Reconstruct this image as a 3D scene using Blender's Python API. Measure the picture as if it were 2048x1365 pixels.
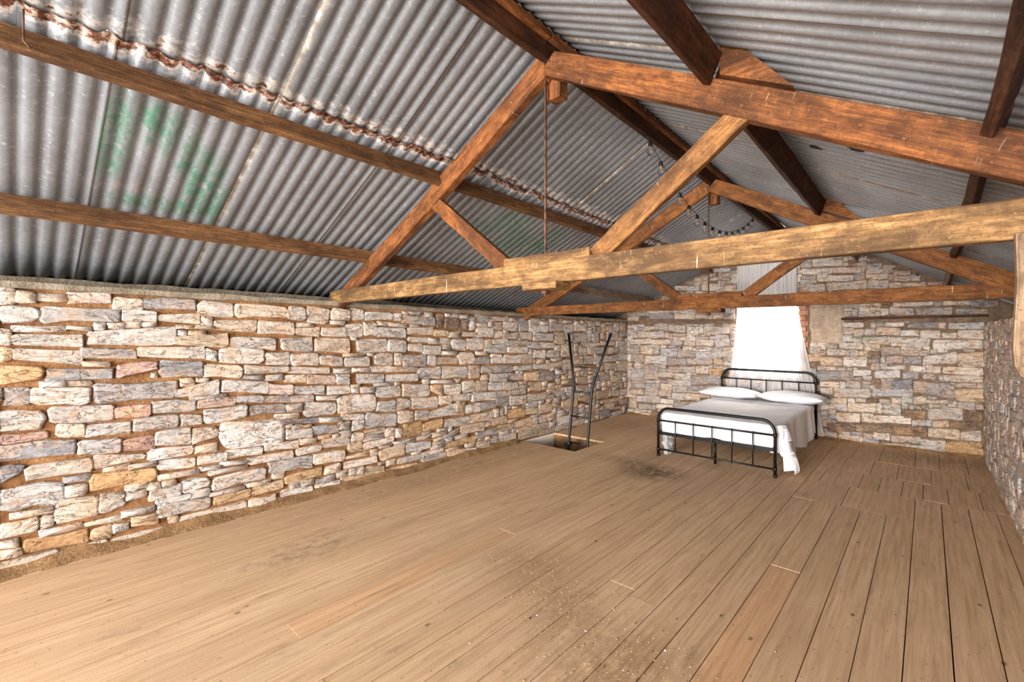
import bpy, bmesh, math, random
import numpy as np
from mathutils import Vector, Matrix, noise

for o in list(bpy.data.objects): bpy.data.objects.remove(o)
S = bpy.context.scene
COL = S.collection
# ---------------------------------------------------------------- camera, light, exposure
H = 1.55
FPX, CX, V0, YAW = 844.9, 1297.0, 669.0, math.radians(33.4895)
cam_d = bpy.data.cameras.new('camera'); cam = bpy.data.objects.new('camera', cam_d); COL.objects.link(cam)
cam_d.sensor_width = 36; cam_d.lens = FPX / 2048 * 36
cam_d.shift_x = -(CX - 1024) / 2048; cam_d.shift_y = -(682.5 - V0) / 2048
cam_d.clip_start = .02
cam.location = (0, 0, H); cam.rotation_euler = (math.radians(90), 0, YAW)
S.camera = cam
S.view_settings.view_transform = 'Standard'; S.view_settings.look = 'None'
S.view_settings.gamma = 1; S.view_settings.use_curve_mapping = False
S.view_settings.exposure = 0.5
W = bpy.data.worlds.new('daylight'); S.world = W; W.use_nodes = True
W.node_tree.nodes['Background'].inputs[0].default_value = (1, .985, .96, 1)
W.node_tree.nodes['Background'].inputs[1].default_value = 2.7
S.cycles.max_bounces = 8; S.cycles.diffuse_bounces = 5; S.cycles.transparent_max_bounces = 12
def area(name, loc, look, sx, sy, power, col=(1, 1, 1)):
    l = bpy.data.lights.new(name, 'AREA'); l.shape = 'RECTANGLE'; l.size = sx; l.size_y = sy; l.energy = power; l.color = col
    o = bpy.data.objects.new(name, l); COL.objects.link(o); o.location = loc
    o.rotation_euler = (Vector(look) - Vector(loc)).to_track_quat('-Z', 'Y').to_euler(); return o
area('doorway_light', (.3, -4.6, 1.35), (-2.4, 3.0, 1.2), 6.5, 2.2, 640, (1, .97, .93))
area('far_end_fill', (-2.1, -12, 1.7), (-2.1, 5, 1.2), 5.0, 2.6, 1900, (1, .97, .94))  # added fill far behind the camera, lifts the end wall; no real source
area('window_light', (-2.08, 7.6, 1.6), (-2.1, 4.5, .6), 1.0, 1.1, 280, (1, .98, .96))

# ---------------------------------------------------------------- helpers
def lin(c):
    return tuple(((v/255)/12.92 if v/255 <= .04045 else ((v/255+.055)/1.055)**2.4) for v in c)
def link(o):
    COL.objects.link(o); return o
def mesh_obj(name, verts, faces, mat=None, parent=None, smooth=False):
    me = bpy.data.meshes.new(name); me.from_pydata([tuple(v) for v in verts], [], faces)
    if smooth: me.polygons.foreach_set('use_smooth', [True]*len(me.polygons))
    me.update(); o = bpy.data.objects.new(name, me); link(o)
    if mat: me.materials.append(mat)
    if parent: o.parent = parent
    return o
def bm_obj(name, bm, mat=None, parent=None, smooth=False):
    me = bpy.data.meshes.new(name); bm.to_mesh(me); bm.free()
    if smooth: me.polygons.foreach_set('use_smooth', [True]*len(me.polygons))
    o = bpy.data.objects.new(name, me); link(o)
    if mat: me.materials.append(mat)
    if parent: o.parent = parent
    return o
def empty(name, loc=(0, 0, 0)):
    o = bpy.data.objects.new(name, None); o.location = loc; o.empty_display_size = .1; return link(o)
def tag(o, label, cat, group=None):
    o['label'] = label; o['category'] = cat
    if group: o['group'] = group
    return o
def struct(o): o['kind'] = 'structure'; return o
BOXF = [(0,1,3,2),(4,6,7,5),(0,4,5,1),(2,3,7,6),(0,2,6,4),(1,5,7,3)]
def beam(name, p0, p1, w, h, mat, parent=None, up=(0, 0, 1), rough=.003, seg=8, bev=.004, seed=0, cut0=0, cut1=0, bow=0):
    """timber from p0 to p1 (centre line); w across, h along 'up'. Local X runs along the timber (grain)."""
    p0 = Vector(p0); p1 = Vector(p1); X = (p1-p0); L = X.length; X.normalize()
    Y = Vector(up).cross(X).normalized(); Z = X.cross(Y)
    rnd = random.Random(seed+int(L*1000))
    bm = bmesh.new(); rings = []
    for i in range(seg+1):
        t = i/seg; x = t*L; r = []
        b = bow*math.sin(math.pi*t)
        for (a, c) in ((-.5, -.5), (.5, -.5), (.5, .5), (-.5, .5)):
            xx = x + (cut0*c*h if i == 0 else 0) + (cut1*c*h if i == seg else 0)
            r.append(bm.verts.new((xx, a*w+rnd.uniform(-rough, rough), c*h+b+rnd.uniform(-rough, rough))))
        rings.append(r)
    for i in range(seg):
        for j in range(4):
            k = (j+1) % 4
            bm.faces.new((rings[i][j], rings[i][k], rings[i+1][k], rings[i+1][j]))
    bm.faces.new(rings[0][::-1]); bm.faces.new(rings[-1])
    bmesh.ops.recalc_face_normals(bm, faces=bm.faces)
    if bev:
        ed = [e for e in bm.edges if len(e.link_faces) == 2 and e.link_faces[0].normal.dot(e.link_faces[1].normal) < .5]
        bmesh.ops.bevel(bm, geom=ed, offset=bev, segments=1, affect='EDGES')
    o = bm_obj(name, bm, mat, parent)
    M = Matrix((X, Y, Z)).transposed().to_4x4(); M.translation = p0
    if parent: o.matrix_parent_inverse = Matrix.Translation(-parent.location)
    o.matrix_world = M
    o.location = p0; o.rotation_euler = M.to_euler()
    return o
def tube_bm(bm, pts, r, n=10, cap=True):
    pts = [Vector(p) for p in pts]; rings = []
    T = [(pts[min(i+1, len(pts)-1)]-pts[max(i-1, 0)]).normalized() for i in range(len(pts))]
    ref = Vector((0, 0, 1)) if abs(T[0].z) < .9 else Vector((0, 1, 0))
    N = T[0].cross(ref).normalized()
    for i, p in enumerate(pts):
        N = (N - T[i]*N.dot(T[i])).normalized(); B = T[i].cross(N)
        rr = r[i] if isinstance(r, (list, tuple)) else r
        rings.append([bm.verts.new(p+(N*math.cos(a)+B*math.sin(a))*rr) for a in (2*math.pi*k/n for k in range(n))])
    for i in range(len(pts)-1):
        for k in range(n):
            bm.faces.new((rings[i][k], rings[i][(k+1) % n], rings[i+1][(k+1) % n], rings[i+1][k]))
    if cap:
        bm.faces.new(rings[0][::-1]); bm.faces.new(rings[-1])
def tube(name, pts, r, mat, parent=None, n=10):
    bm = bmesh.new(); tube_bm(bm, pts, r, n); bmesh.ops.recalc_face_normals(bm, faces=bm.faces)
    return bm_obj(name, bm, mat, parent, smooth=True)
def arc(c, a, b, r, t0, t1, n=8):
    c = Vector(c); a = Vector(a); b = Vector(b)
    return [c+a*r*math.cos(t0+(t1-t0)*i/n)+b*r*math.sin(t0+(t1-t0)*i/n) for i in range(n+1)]
def ico(bm, c, r, sub=1, sc=(1, 1, 1)):
    res = bmesh.ops.create_icosphere(bm, subdivisions=sub, radius=r)
    for v in res['verts']: v.co = Vector((v.co.x*sc[0], v.co.y*sc[1], v.co.z*sc[2]))+Vector(c)

# ---------------------------------------------------------------- materials
class NT:
    def __init__(s, name):
        s.m = bpy.data.materials.new(name); s.m.use_nodes = True; s.t = s.m.node_tree
        s.b = s.t.nodes['Principled BSDF']; s.out = s.t.nodes['Material Output']
    def n(s, typ, **k):
        nd = s.t.nodes.new(typ)
        for a, v in k.items():
            if a.startswith('i_'):
                nd.inputs[a[2:].replace('_', ' ')].default_value = v
            else: setattr(nd, a, v)
        return nd
    def l(s, a, b): s.t.links.new(a, b)
    def coord(s, kind='Object', scale=(1, 1, 1), rnd=True):
        if kind == 'World':
            g = s.n('ShaderNodeNewGeometry').outputs['Position']
        else: g = s.n('ShaderNodeTexCoord').outputs[kind]
        mp = s.n('ShaderNodeMapping'); mp.inputs['Scale'].default_value = scale
        s.l(g, mp.inputs['Vector'])
        if rnd:
            oi = s.n('ShaderNodeObjectInfo'); mu = s.n('ShaderNodeMath', operation='MULTIPLY'); mu.inputs[1].default_value = 37
            s.l(oi.outputs['Random'], mu.inputs[0]); cb = s.n('ShaderNodeCombineXYZ')
            for i in range(3): s.l(mu.outputs[0], cb.inputs[i])
            s.l(cb.outputs[0], mp.inputs['Location'])
        return mp.outputs[0]
    def noise(s, vec, scale, detail=6, rough=.6, dist=0):
        nd = s.n('ShaderNodeTexNoise'); nd.inputs['Scale'].default_value = scale; nd.inputs['Detail'].default_value = detail
        nd.inputs['Roughness'].default_value = rough; nd.inputs['Distortion'].default_value = dist
        s.l(vec, nd.inputs['Vector']); return nd.outputs['Fac']
    def ramp(s, fac, stops, interp='LINEAR'):
        r = s.n('ShaderNodeValToRGB'); r.color_ramp.interpolation = interp; e = r.color_ramp.elements
        while len(e) < len(stops): e.new(.5)
        for el, (p, c) in zip(e, stops):
            el.position = p; el.color = (*(c if isinstance(c, tuple) else (c, c, c)), 1)
        s.l(fac, r.inputs[0]); return r.outputs[0]
    def mix(s, f, a, b, mode='MIX'):
        m = s.n('ShaderNodeMix', data_type='RGBA', blend_type=mode)
        for sock, v in ((m.inputs[0], f), (m.inputs[6], a), (m.inputs[7], b)):
            if isinstance(v, (int, float)): sock.default_value = v
            elif isinstance(v, tuple): sock.default_value = (*v, 1) if len(v) == 3 else v
            else: s.l(v, sock)
        return m.outputs[2]
    def math(s, op, a, b=0.0, c=None):
        m = s.n('ShaderNodeMath', operation=op)
        for i, v in enumerate((a, b) if c is None else (a, b, c)):
            if isinstance(v, (int, float)): m.inputs[i].default_value = v
            else: s.l(v, m.inputs[i])
        return m.outputs[0]
    def bump(s, h, dist=.01, strength=.6):
        b = s.n('ShaderNodeBump'); b.inputs['Distance'].default_value = dist; b.inputs['Strength'].default_value = strength
        s.l(h, b.inputs['Height']); s.l(b.outputs[0], s.b.inputs['Normal'])
    def done(s, col, rough=.8, metal=0, spec=.3):
        for sock, v in ((s.b.inputs['Base Color'], col), (s.b.inputs['Roughness'], rough), (s.b.inputs['Metallic'], metal)):
            if isinstance(v, (int, float)): sock.default_value = v
            elif isinstance(v, tuple): sock.default_value = (*v, 1)
            else: s.l(v, sock)
        s.b.inputs['Specular IOR Level'].default_value = spec
        return s.m

def wood(name, light, mid, dark, dirt=.5, drip=0, ring=9, sp=.2, wpos=None):
    t = NT(name); v = t.coord('Object', (1, 1, 1))
    vs = t.coord('Object', (1.6, 30, 30)); v2 = t.coord('Object', (.5, 1.6, 1.6))
    g = t.noise(vs, 3.0, 8, .65, .4); big = t.noise(v2, 3.2, 4, .55, .6)
    vw = t.coord('Object', (.35, 6, 6)); rings = t.noise(vw, 4, 2, .5, 1.2)
    rr = t.math('FRACT', t.math('MULTIPLY', rings, ring))
    col = t.ramp(g, [(.25, lin(dark)), (.46, lin(mid)), (.72, lin(light))])
    col = t.mix(t.math('MULTIPLY', t.ramp(rr, [(0, 1.0), (.12, .0), (.8, 0.0), (1, .9)]), .22), col, lin(dark))
    col = t.mix(t.math('MULTIPLY', t.ramp(big, [(.38, 1.0), (.62, 0.0)]), dirt), col, lin([c*.62 for c in dark]))
    mot = t.noise(t.coord('Object', (1, 2, 2)), 9, 6, .7, .4)
    col = t.mix(t.ramp(mot, [(.38, .65), (.56, 0.0)]), col, lin([c*.8 for c in dark]))
    col = t.mix(t.ramp(mot, [(.58, 0.0), (.74, .35)]), col, lin(light))
    sp2 = t.noise(v, 55, 3, .7)
    col = t.mix(t.ramp(sp2, [(.62, 0.0), (.72, .45)]), col, lin(light))
    if drip:
        dn = t.noise(t.coord('Object', (34, 3, 3.2)), 2.2, 3, .6); msk = t.noise(v, 2.2, 2)
        f = t.math('MULTIPLY', t.ramp(dn, [(.66, 0.0), (.71, 1.0)]), t.ramp(msk, [(.45, 0.0), (.6, float(drip))]))
        col = t.mix(f, col, lin((225, 212, 185)))
    col = t.mix(t.ramp(t.noise(v, 90, 3, .7), [(.34, .55), (.44, 0.0)]), col, lin([c*.7 for c in dark]))
    t.bump(t.math('ADD', t.math('MULTIPLY', g, .7), t.math('MULTIPLY', sp2, .4)), .006, .55)
    return t.done(col, .72, 0, sp)
M_rafter = wood('stained_rafter_timber', (164, 104, 56), (120, 70, 34), (70, 40, 22), .7, .3)
M_tie = wood('weathered_tie_timber', (188, 148, 100), (142, 104, 62), (84, 58, 36), .8, .9)
M_tie2 = wood('amber_tie_timber', (164, 108, 58), (126, 78, 38), (82, 48, 26), .55, .6)
M_strut = wood('streaky_strut_timber', (172, 122, 72), (130, 86, 46), (78, 50, 28), .65, .3)
M_purlin = wood('brown_purlin_timber', (156, 114, 76), (118, 80, 48), (74, 48, 30), .65)
M_dark = wood('dark_ridge_timber', (104, 62, 34), (72, 40, 20), (40, 22, 12), .6)
M_grey = wood('grey_weathered_timber', (176, 152, 130), (142, 116, 94), (92, 70, 54), .5)
M_dkpurlin = wood('dark_purlin_timber', (120, 78, 52), (84, 52, 36), (48, 30, 22), .7)  # darker brown than the left purlins

def floorboard_mat():
    t = NT('dusty_floorboard_timber')
    vs = t.coord('Object', (.7, 12, 12)); g = t.noise(vs, 3, 7, .62, .5)
    vw = t.coord('Object', (.3, 5, 5)); rr = t.math('FRACT', t.math('MULTIPLY', t.noise(vw, 3.5, 2, .5, 1), 8))
    oi = t.n('ShaderNodeObjectInfo')
    col = t.ramp(g, [(.28, lin((166, 132, 98))), (.5, lin((196, 162, 128))), (.75, lin((212, 182, 148)))])
    col = t.mix(t.math('MULTIPLY', t.ramp(rr, [(0, 1.0), (.14, .0), (.85, 0.0), (1, .8)]), .16), col, lin((128, 88, 54)))
    col = t.mix(t.math('MULTIPLY', oi.outputs['Random'], .22), col, lin((160, 122, 86)))
    # per-board tint carried in object colour alpha-less: replaced boards are warmer
    oc = t.n('ShaderNodeObjectInfo').outputs['Color']
    col = t.mix(.85, col, oc, 'MULTIPLY')
    p = t.coord('World', (1, 1, 1), False)
    big = t.noise(p, .9, 4, .55, .3)
    col = t.mix(t.math('MULTIPLY', t.ramp(big, [(.4, 0.0), (.65, 1.0)]), .30), col, lin((166, 138, 110)))
    # grey-green worn stains with shapes of their own
    st = t.noise(t.coord('World', (3, 1.1, 1), False), 4.2, 6, .7)
    st2 = t.noise(p, 1.35, 2, .5)
    f = t.math('MULTIPLY', t.ramp(st, [(.56, 0.0), (.68, 1.0)]), t.ramp(st2, [(.5, 0.0), (.62, .55)]))
    col = t.mix(f, col, lin((112, 98, 80)))
    def blot(x, y, sx, sy, amt, c, th=.5):
        nonlocal col
        mp = t.n('ShaderNodeMapping'); mp.inputs['Location'].default_value = (-x/sx, -y/sy, 0); mp.inputs['Scale'].default_value = (1/sx, 1/sy, 0)
        t.l(t.n('ShaderNodeNewGeometry').outputs['Position'], mp.inputs['Vector'])
        le = t.n('ShaderNodeVectorMath', operation='LENGTH'); t.l(mp.outputs[0], le.inputs[0])
        a = t.ramp(le.outputs['Value'], [(.25, 1.0), (1, 0.0)])
        b = t.ramp(t.noise(p, 11, 6, .75), [(th-.06, 0.0), (th+.12, 1.0)])
        col = t.mix(t.math('MULTIPLY', t.math('MULTIPLY', a, b), amt), col, lin(c))
    blot(-2.6, 4.0, .5, .35, .85, (70, 62, 44), .42)
    blot(-3.1, 4.15, .5, .2, .5, (98, 84, 64), .42)
    blot(-2.2, 1.93, .5, .35, .4, (128, 98, 66), .4)
    blot(-1.75, 1.75, .35, .3, .4, (128, 98, 66), .4)
    blot(-1.2, 1.55, .6, .45, .5, (112, 86, 56), .42)
    blot(-3.75, 1.2, .35, .5, .6, (92, 84, 72), .52)
    blot(-4.5, 2.6, .45, 2.2, .5, (140, 112, 84), .4)
    blot(-4.2, 5.9, .9, .8, .3, (120, 98, 76), .42)
    blot(0.1, 6.3, 1.1, .35, .5, (104, 82, 66), .42)
    kn = t.n('ShaderNodeTexVoronoi'); kn.inputs['Scale'].default_value = 4.5; t.l(t.coord('World', (1, .8, 1), False), kn.inputs['Vector'])
    col = t.mix(t.ramp(kn.outputs['Distance'], [(.035, .75), (.07, 0.0)]), col, lin((88, 62, 42)))
    k2 = t.n('ShaderNodeTexVoronoi'); k2.inputs['Scale'].default_value = 17; t.l(t.coord('World', (1, 1, 1), False), k2.inputs['Vector'])
    col = t.mix(t.ramp(k2.outputs['Distance'], [(.07, .5), (.11, 0.0)]), col, lin((96, 72, 52)))
    fine = t.noise(p, 130, 2, .6)
    t.bump(t.math('ADD', t.math('MULTIPLY', g, .8), t.math('MULTIPLY', fine, .3)), .003, .5)
    return t.done(col, .75, 0, .25)
M_floor = floorboard_mat()

STROKES = [(-.03, .42, .016, .34), (-.02, .75, .014, .12), (-.60, .55, .016, .30), (-.62, 1.08, .014, .10), (-.48, .32, .10, .018), (-.30, .52, .018, .12), (-.22, .62, .07, .02), (-.5, 1.72, .2, .03), (-.75, 1.5, .3, .05), (-.55, 1.33, .12, .04), (-2.86, 1.81, .012, .10), (-2.86, 1.78, .04, .012)]
def green_marks(t, col):
    g = t.n('ShaderNodeNewGeometry').outputs['Position']; p = t.coord('World', (1, 1, 1), False)
    sx = t.n('ShaderNodeSeparateXYZ'); t.l(g, sx.inputs[0]); far = t.math('GREATER_THAN', sx.outputs[1], 6.55); tot = None
    for x, z, a, b in STROKES:
        mp = t.n('ShaderNodeMapping'); mp.inputs['Location'].default_value = (-x/a, 0, -z/b); mp.inputs['Scale'].default_value = (1/a, 0, 1/b); t.l(g, mp.inputs['Vector'])
        le = t.n('ShaderNodeVectorMath', operation='LENGTH'); t.l(mp.outputs[0], le.inputs[0])
        f = t.ramp(le.outputs['Value'], [(.5, 1.0), (1, 0.0)]); tot = f if tot is None else t.math('MAXIMUM', tot, f)
    f = t.math('MULTIPLY', t.math('MULTIPLY', tot, far), t.ramp(t.noise(p, 14, 5, .7), [(.38, 0.0), (.62, .6)]))
    return t.mix(f, col, lin((84, 118, 78)))
def stone_mat():
    t = NT('rubble_stone')
    at = t.n('ShaderNodeAttribute'); at.attribute_name = 'Col'; c = at.outputs['Color']
    p = t.coord('World', (1, 1, 1), False)
    ps = t.coord('World', (.8, .8, 3.6), False)
    streak = t.noise(ps, 7, 8, .65, .5); blot = t.noise(p, 5.5, 6, .6, .3); fine = t.noise(p, 42, 5, .7)
    col = t.mix(t.ramp(streak, [(.36, .75), (.52, 0.0)]), c, t.mix(1.0, c, (.56, .52, .50), 'MULTIPLY'))
    col = t.mix(t.ramp(blot, [(.48, 0.0), (.66, .5)]), col, lin((210, 168, 124)))
    b2 = t.noise(t.coord('World', (1, 1, 1.6), False), 11, 5, .7)
    col = t.mix(t.ramp(b2, [(.56, 0.0), (.68, .6)]), col, lin((176, 124, 84)))
    col = t.mix(t.ramp(fine, [(.36, .6), (.5, 0.0)]), col, t.mix(1.0, c, (.5, .42, .36), 'MULTIPLY'))
    col = t.mix(t.ramp(fine, [(.58, 0.0), (.75, .5)]), col, lin((236, 230, 222)))
    cr = t.noise(t.coord('World', (1, 1, 2.0), False), 4.5, 4, .6, 1.2)
    crk = t.math('ABSOLUTE', t.math('SUBTRACT', cr, .5))
    line = t.ramp(crk, [(.0, 1.0), (.014, 0.0)])
    col = t.mix(t.math('MULTIPLY', line, .6), col, lin((96, 66, 44)))
    h = t.math('ADD', t.math('MULTIPLY', streak, 1.4), t.math('ADD', t.math('MULTIPLY', fine, .45), t.math('MULTIPLY', line, -.4)))
    col = green_marks(t, col)
    t.bump(h, .022, .9)
    return t.done(col, .85, 0, .25)
M_stone = stone_mat()
def mortar_mat(name='clay_mortar', c0=(98, 68, 44), c1=(148, 106, 70), c2=(178, 136, 98)):
    t = NT(name); p = t.coord('World', (1, 1, 1), False)
    n1 = t.noise(p, 7, 8, .7); n2 = t.noise(p, 60, 4, .7)
    col = t.ramp(n1, [(.3, lin(c0)), (.5, lin(c1)), (.72, lin(c2))])
    col = t.mix(t.ramp(n2, [(.35, .4), (.5, 0.0)]), col, lin([v*.6 for v in c0]))
    t.bump(t.math('ADD', n1, t.math('MULTIPLY', n2, .5)), .03, .9)
    return t.done(col, .95, 0, .1)
M_mortar = mortar_mat()
M_mortar_g = mortar_mat('grey_brown_mortar', (92, 74, 60), (126, 104, 86), (158, 136, 116))
M_render = mortar_mat('grey_lime_render', (112, 100, 84), (146, 134, 116), (172, 160, 142))
M_dirt = mortar_mat('dusty_clay_fillet', (104, 78, 52), (140, 108, 76), (166, 132, 96))

def iron_mat(name, base=(160, 160, 162), green=None):
    t = NT(name)
    p = t.coord('World', (1, 1, 1), False)
    n1 = t.noise(p, 2.0, 5, .6, .3); n2 = t.noise(p, 38, 4, .75); n3 = t.noise(t.coord('World', (1, 9, 1), False), 5, 5, .6)
    vor = t.n('ShaderNodeTexVoronoi'); vor.inputs['Scale'].default_value = 55; t.l(p, vor.inputs['Vector'])
    col = t.ramp(n1, [(.3, lin([c*.86 for c in base])), (.7, lin([min(255, c*1.08) for c in base]))])
    col = t.mix(t.math('MULTIPLY', vor.outputs['Distance'], .35), col, lin([c*.66 for c in base]))
    col = t.mix(t.ramp(n2, [(.58, 0.0), (.72, .55)]), col, lin((206, 204, 204)))
    col = t.mix(t.ramp(n3, [(.58, 0.0), (.72, .28)]), col, lin((92, 88, 86)))
    col = t.mix(t.ramp(t.noise(p, 3.3, 5, .7), [(.63, 0.0), (.75, .3)]), col, lin((176, 150, 132)))
    if green:
        for (x, y, sx, sy, a) in green:
            mp = t.n('ShaderNodeMapping'); mp.inputs['Location'].default_value = (-x/sx, -y/sy, 0); mp.inputs['Scale'].default_value = (1/sx, 1/sy, 0)
            t.l(t.n('ShaderNodeNewGeometry').outputs['Position'], mp.inputs['Vector'])
            le = t.n('ShaderNodeVectorMath', operation='LENGTH'); t.l(mp.outputs[0], le.inputs[0])
            aa = t.ramp(le.outputs['Value'], [(.55, 1.0), (1, 0.0)])
            bb = t.ramp(t.noise(t.coord('World', (1, 2.6, 1), False), 11, 6, .75, .8), [(.40, 0.0), (.58, 1.0)])
            col = t.mix(t.math('MULTIPLY', t.math('MULTIPLY', aa, bb), a), col, lin((62, 116, 92)))
    # corrosion near the edges carried by the UVs: u = rust distance (m), v = side-lap distance (m)
    uv = t.n('ShaderNodeUVMap'); uv.uv_map = 'edge'; sx = t.n('ShaderNodeSeparateXYZ'); t.l(uv.outputs[0], sx.inputs[0])
    wob = t.math('MULTIPLY', t.math('SUBTRACT', t.noise(p, 16, 5, .7), .5), .2)
    d = t.math('ADD', sx.outputs[0], wob)
    col = t.mix(t.ramp(d, [(.058, .9), (.092, 0.0)]), col, lin((198, 192, 186)))
    rc = t.ramp(t.noise(p, 30, 4, .7), [(.38, lin((52, 30, 22))), (.52, lin((112, 64, 40))), (.62, lin((176, 158, 142)))])
    col = t.mix(t.ramp(d, [(.045, 1.0), (.062, 0.0)]), col, rc)
    d2 = t.math('ADD', sx.outputs[1], t.math('MULTIPLY', t.math('SUBTRACT', t.noise(p, 9, 5, .7), .5), .03))
    lapc = t.ramp(t.noise(p, 14, 5, .7), [(.4, lin((112, 98, 82))), (.55, lin((152, 138, 120))), (.68, lin((214, 210, 204)))])
    col = t.mix(t.ramp(d2, [(.008, .85), (.026, 0.0)]), col, lapc)
    rust = t.ramp(d, [(.02, 1.0), (.05, 0.0)])
    met = t.mix(rust, (.25, .25, .25), (0, 0, 0))
    t.bump(t.math('ADD', t.math('MULTIPLY', n2, .8), t.math('MULTIPLY', vor.outputs['Distance'], .5)), .003, .35)
    return t.done(col, .5, met, .4)
GREEN = [(-3.70, .315, .44, .07, .85), (-3.50, .42, .22, .065, .85), (-3.55, .50, .22, .05, .8), (-3.70, .585, .26, .05, .85), (-3.92, .66, .46, .055, .85), (-3.98, .735, .42, .055, .85), (-4.12, .80, .30, .045, .85), (-4.22, .54, .10, .30, .75),
         (-3.75, 2.55, .25, .22, .5), (-3.5, 2.8, .22, .3, .7), (-3.8, 3.1, .3, .4, .65), (-3.6, 3.4, .3, .2, .6)]
M_iron = iron_mat('galvanised_iron', (132, 134, 138), GREEN)
M_iron_r = iron_mat('galvanised_iron_lit', (154, 156, 160))  # lighter copy of the iron: right slope's stronger light put into the colour

def simple(name, col, rough=.6, metal=0, spec=.4, bump=None):
    t = NT(name)
    if bump:
        t.bump(t.noise(t.coord('Object', (1, 1, 1)), bump[0], 4, .6), bump[1], bump[2])
    return t.done(lin(col), rough, metal, spec)
M_black = simple('black_enamel_metal', (11, 11, 12), .4, .0, .35)
def rust_mat():
    t = NT('rusted_rod'); p = t.coord('Object', (1, 1, 1)); n = t.noise(p, 25, 4, .7)
    return t.done(t.ramp(n, [(.35, lin((58, 40, 32))), (.65, lin((112, 78, 60)))]), .8, .3)
M_rust = rust_mat()
M_tar = simple('black_tar', (20, 20, 20), .7, 0, .3, (30, .01, .5))
def cloth_mat(name, col, tr=0.0, trans=0.0, weave=900):
    t = NT(name); p = t.coord('World', (1, 1, 1), False)
    n = t.noise(p, 3, 3, .5); fine = t.noise(p, 260, 2, .5); cr = t.noise(p, 14, 4, .6, 1.2)
    c = t.ramp(n, [(.3, lin([v*.95 for v in col])), (.7, lin(col))])
    t.bump(t.math('ADD', cr, t.math('MULTIPLY', fine, .12)), .008, .5)
    m = t.done(c, .9, 0, .15)
    if trans:
        tl = t.n('ShaderNodeBsdfTranslucent'); tl.inputs[0].default_value = (*[v*.75 for v in lin(col)], 1)
        tp = t.n('ShaderNodeBsdfTransparent')
        m1 = t.n('ShaderNodeMixShader'); m1.inputs[0].default_value = .4
        t.l(t.b.outputs[0], m1.inputs[1]); t.l(tl.outputs[0], m1.inputs[2])
        m2 = t.n('ShaderNodeMixShader')
        wv = t.noise(t.coord('World', (30, 30, 1.2), False), 3, 3, .6)
        t.l(t.ramp(wv, [(.3, float(trans-.14)), (.7, float(trans+.14))]), m2.inputs[0])
        t.l(m1.outputs[0], m2.inputs[1]); t.l(tp.outputs[0], m2.inputs[2])
        t.l(m2.outputs[0], t.out.inputs[0])
    return m
M_sheet = cloth_mat('white_cotton_sheet', (238, 236, 238))
M_pillow = cloth_mat('white_pillowcase', (232, 230, 232))
M_mattress = cloth_mat('white_mattress_ticking', (205, 205, 210))
M_curtain = cloth_mat('sheer_white_voile', (236, 232, 230), 0, .15)
M_plastic = cloth_mat('thin_white_plastic', (225, 228, 232), 0, .3)
M_white = simple('chalky_white_paint', (222, 212, 198), .8, 0, .2, (20, .01, .4))
M_brick = mortar_mat('red_brick', (146, 98, 78), (172, 122, 100), (196, 156, 134))
def glass_mat(name, rough=0, ior=1.45, window=False):
    t = NT(name); gl = t.n('ShaderNodeBsdfGlass'); gl.inputs['IOR'].default_value = ior; gl.inputs['Roughness'].default_value = rough
    tp = t.n('ShaderNodeBsdfTransparent'); mx = t.n('ShaderNodeMixShader'); mx.inputs[0].default_value = .75 if window else .45
    if window:
        gl = t.n('ShaderNodeBsdfGlossy'); gl.inputs['Roughness'].default_value = .05; mx.inputs[0].default_value = .93
    t.l(gl.outputs[0], mx.inputs[1]); t.l(tp.outputs[0], mx.inputs[2]); t.l(mx.outputs[0], t.out.inputs[0]); return t.m
M_bulb = glass_mat('clear_bulb_glass', 0, 1.3); M_pane = glass_mat('window_glass', window=True)

# ---------------------------------------------------------------- room dimensions
XL, XR, YE, YB = -4.94, .60, 6.70, -1.3
RX = -1.957
PL = [(-1.90, 3.42), (-3.1, 2.845), (-4.29, 2.365), (-5.45, 1.915)]       # left roof, inner face of the iron
PR = [(-2.01, 3.42), (-.85, 2.885), (.14, 2.395), (1.15, 1.90)]           # right roof
def dz(y): return -.025*max(0, y-1.81) if y < 7.5 else -.14
def prof(P, x):
    a = [p[0] for p in P]; b = [p[1] for p in P]
    if a[0] > a[-1]: a = a[::-1]; b = b[::-1]
    return float(np.interp(x, a, b))
def roofz(x, y): return min(prof(PL, x), prof(PR, x))+dz(y) if RX-.1 < x < RX+.1 else (prof(PL, x) if x < RX else prof(PR, x))+dz(y)

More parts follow.
